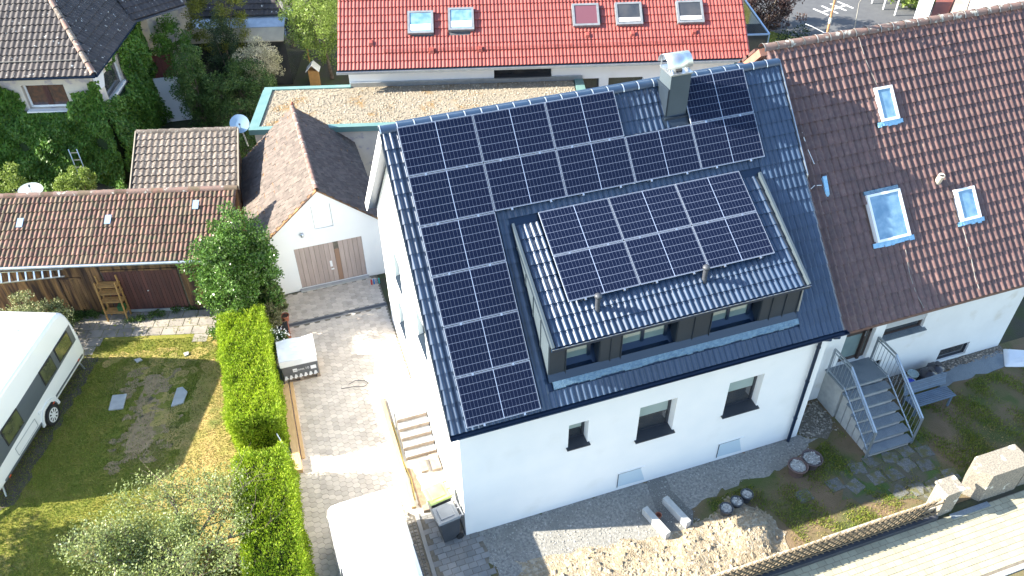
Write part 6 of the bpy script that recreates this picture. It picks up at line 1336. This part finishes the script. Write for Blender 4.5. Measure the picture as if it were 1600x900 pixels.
ty = empty('watering_toys', (-.05, 10.9, 0), 'small red and blue garden tap fittings at the garage foot', 'fittings')
for k, c in enumerate(((.5, .05, .05), (.05, .2, .5), (.3, .3, .35), (.05, .35, .3))): m = MB().m(mat('fitting_%d' % k, c, rough=.4)); m.cyl((-.28 + k * .09, 10.92, .0), (-.28 + k * .09, 10.92, .22), .03, n=8).cyl((-.28 + k * .09, 10.85, .14), (-.28 + k * .09, 10.99, .14), .022, n=6).build('fitting', None, ty)
tag(MB().m(M_dplas).tube([(-1.95, 6.35, .03), (-1.7, 6.45, .03), (-1.45, 6.35, .03), (-1.35, 6.2, .03), (-1.5, 6.1, .03), (-1.8, 6.2, .03), (-2.2, 6.25, .03)], .008, 5).build('cable', None), 'thin looped cable lying on the driveway near the gable', 'cable')

# white garden wall with red boards, patio roof, bird house
gw = empty('garden_wall', (-5.9, 9, 0), 'white garden wall topped with red-brown boards between ivy and conifer', 'wall', M=BM)
MB(BM).m(M_render).hexa([(-6.35, 6.35, 0), (-4.62, 6.70, 0), (-4.64, 6.82, 0), (-6.37, 6.47, 0), (-6.6, 6.75, 2.0), (-4.95, 7.1, 2.0), (-4.97, 7.2, 2.0), (-6.62, 6.85, 2.0)]).build('wall', None, gw)
for k in range(8):
    u = -6.75 + k * .225; MB(BM).m(M_fencer).hexa([(u, 6.75 + k * .047, 2.0), (u + .215, 6.79 + k * .047, 2.0), (u + .21, 6.83 + k * .047, 2.0), (u, 6.79 + k * .047, 2.0), (u - .1, 6.95 + k * .047, 2.95), (u + .115, 6.99 + k * .047, 2.95), (u + .115, 7.03 + k * .047, 2.95), (u - .1, 6.99 + k * .047, 2.95)]).build('board', None, gw)
ph = empty('garden_pavilion', (-2, 12, 0), 'garden pavilion with dark tiled roof, blue-grey gutter band and beige awning', 'pavilion', M=BM)
MB(BM).m(M_dglass).box(-6.5, -.4, 10.0, 14, 0, 2.35).build('wall', None, ph)
MB(BM).m(M_awn).hexa([(-6.6, 9.55, 2.45), (-.35, 9.55, 2.45), (-.35, 10.2, 2.85), (-6.6, 10.2, 2.85), (-6.6, 9.55, 2.5), (-.35, 9.55, 2.5), (-.35, 10.2, 2.9), (-6.6, 10.2, 2.9)]).build('awning', None, ph)
MB(BM).m(M_zinc).hexa([(-6.6, 10.2, 2.86), (-.35, 10.2, 2.86), (-.35, 11.0, 3.1), (-6.6, 11.0, 3.1), (-6.6, 10.2, 2.92), (-.35, 10.2, 2.92), (-.35, 11.0, 3.16), (-6.6, 11.0, 3.16)]).build('gutter_band', None, ph)
prf = MB(BM).m(M_asph).hexa([(-6.6, 11.0, 3.1), (-.3, 11.0, 3.1), (-1.8, 14.0, 4.9), (-5.0, 14.0, 4.9), (-6.6, 11.0, 3.16), (-.3, 11.0, 3.16), (-1.8, 14.0, 4.96), (-5.0, 14.0, 4.96)]).build('roof', None, ph)
kp = math.atan(.6); TP = tile_mesh('pavilion_tile', .25, .34, 1, .03, M_tlh, 4)
tile_roof(prf, Bv(-6.6, 10.95, 3.2), BX, BY * math.cos(kp) + Vector((0, 0, math.sin(kp))), 26, 9, .25, .34, TP, mat('dark_pavilion_tile', (.05, .045, .06), rough=.6), 120, keep=lambda u, v: -6.6 + u < -.45 - v * .42)
MB(BM).m(M_peb).bar((-.35, 11.0, 3.25), (-1.85, 14, 5.05), .12).build('hip_ridge', None, ph)
bh = empty('bird_house', (.75, 9.8, 0), 'small wooden bird house with pale pitched roof left of the red-roofed house', 'bird house', M=BM)
MB(BM).m(M_rackw).box(.55, 1.0, 9.5, 9.9, 0, .9).build('body', None, bh); MB(BM).m(M_beam).hexa([(.45, 9.4, .88), (.77, 9.4, 1.22), (.77, 10, 1.22), (.45, 10, .88), (.45, 9.4, .92), (.77, 9.4, 1.27), (.77, 10, 1.27), (.45, 10, .92)]).hexa([(1.1, 9.4, .88), (.77, 9.4, 1.22), (.77, 10, 1.22), (1.1, 10, .88), (1.1, 9.4, .92), (.77, 9.4, 1.27), (.77, 10, 1.27), (1.1, 10, .92)]).build('roof', None, bh)
MB(BM).m(M_rackw).bar((.6, 10.3, 0), (.45, 10.6, 2.2), .07).build('post', None, bh)
tag(MB(BM).m(M_tred).box(.2, 2.6, 8.6, 9.0, .0, .25).build('red_bench_box', None), 'low dark red box beside the bird house, behind the copper edge', 'box')
# white building and scaffold structure top right
wb = empty('white_building', (31.5, 16, 0), 'white building with brown boarded recess behind the neighbouring ridge', 'building')
def pxprism(q, z0, z1, mt, name):
    P = [onz(a, b, z1) for a, b in q]; mb = MB().m(mt); mb.hexa([Vector((p.x, p.y, z0)) for p in P] + [Vector((p.x, p.y, z1)) for p in P]); return mb.build(name, None, wb)
pxprism([(1420, 52), (1443, 47), (1465, -14), (1441, -14)], 0, 3.0, M_render, 'wall')
pxprism([(1446, 46), (1474, 40), (1496, -14), (1468, -14)], 0, 2.4, M_fencer, 'recess')
pxprism([(1478, 40), (1503, 36), (1520, -14), (1498, -14)], 0, 2.8, mat('pinkish_roof_sheet', (.38, .24, .18), (.42, .34, .25), 1, .8), 'annex')
pxprism([(1506, 36), (1620, 20), (1640, -30), (1522, -14)], 0, 3.0, M_render, 'wall')
sc = empty('metal_frame', (36, 27, 0), 'white tubular metal frame standing beyond the road at the upper edge', 'frame')
mb = MB().m(M_beam); a, b = onz(1395, 22), onz(1340, 8)
P0, P1 = onz(1398, 24), onz(1345, -4)
for z in (1.0, 1.9): mb.cyl(P0 + Vector((0, 0, z)), P1 + Vector((0, 0, z)), .05, n=6)
mb.build('rail', None, sc, kind='stuff')
for t in (0, .33, .66, 1): p = P0.lerp(P1, t); MB().m(M_beam).cyl(p, p + Vector((0, 0, 2.0)), .05, n=6).build('post', None, sc)
for t in (0, .33, .66): p, q = P0.lerp(P1, t), P0.lerp(P1, t + .33); MB().m(M_beam).cyl(p + Vector((0, 0, 1)), q + Vector((0, 0, 1.9)), .03, n=6).build('brace', None, sc)
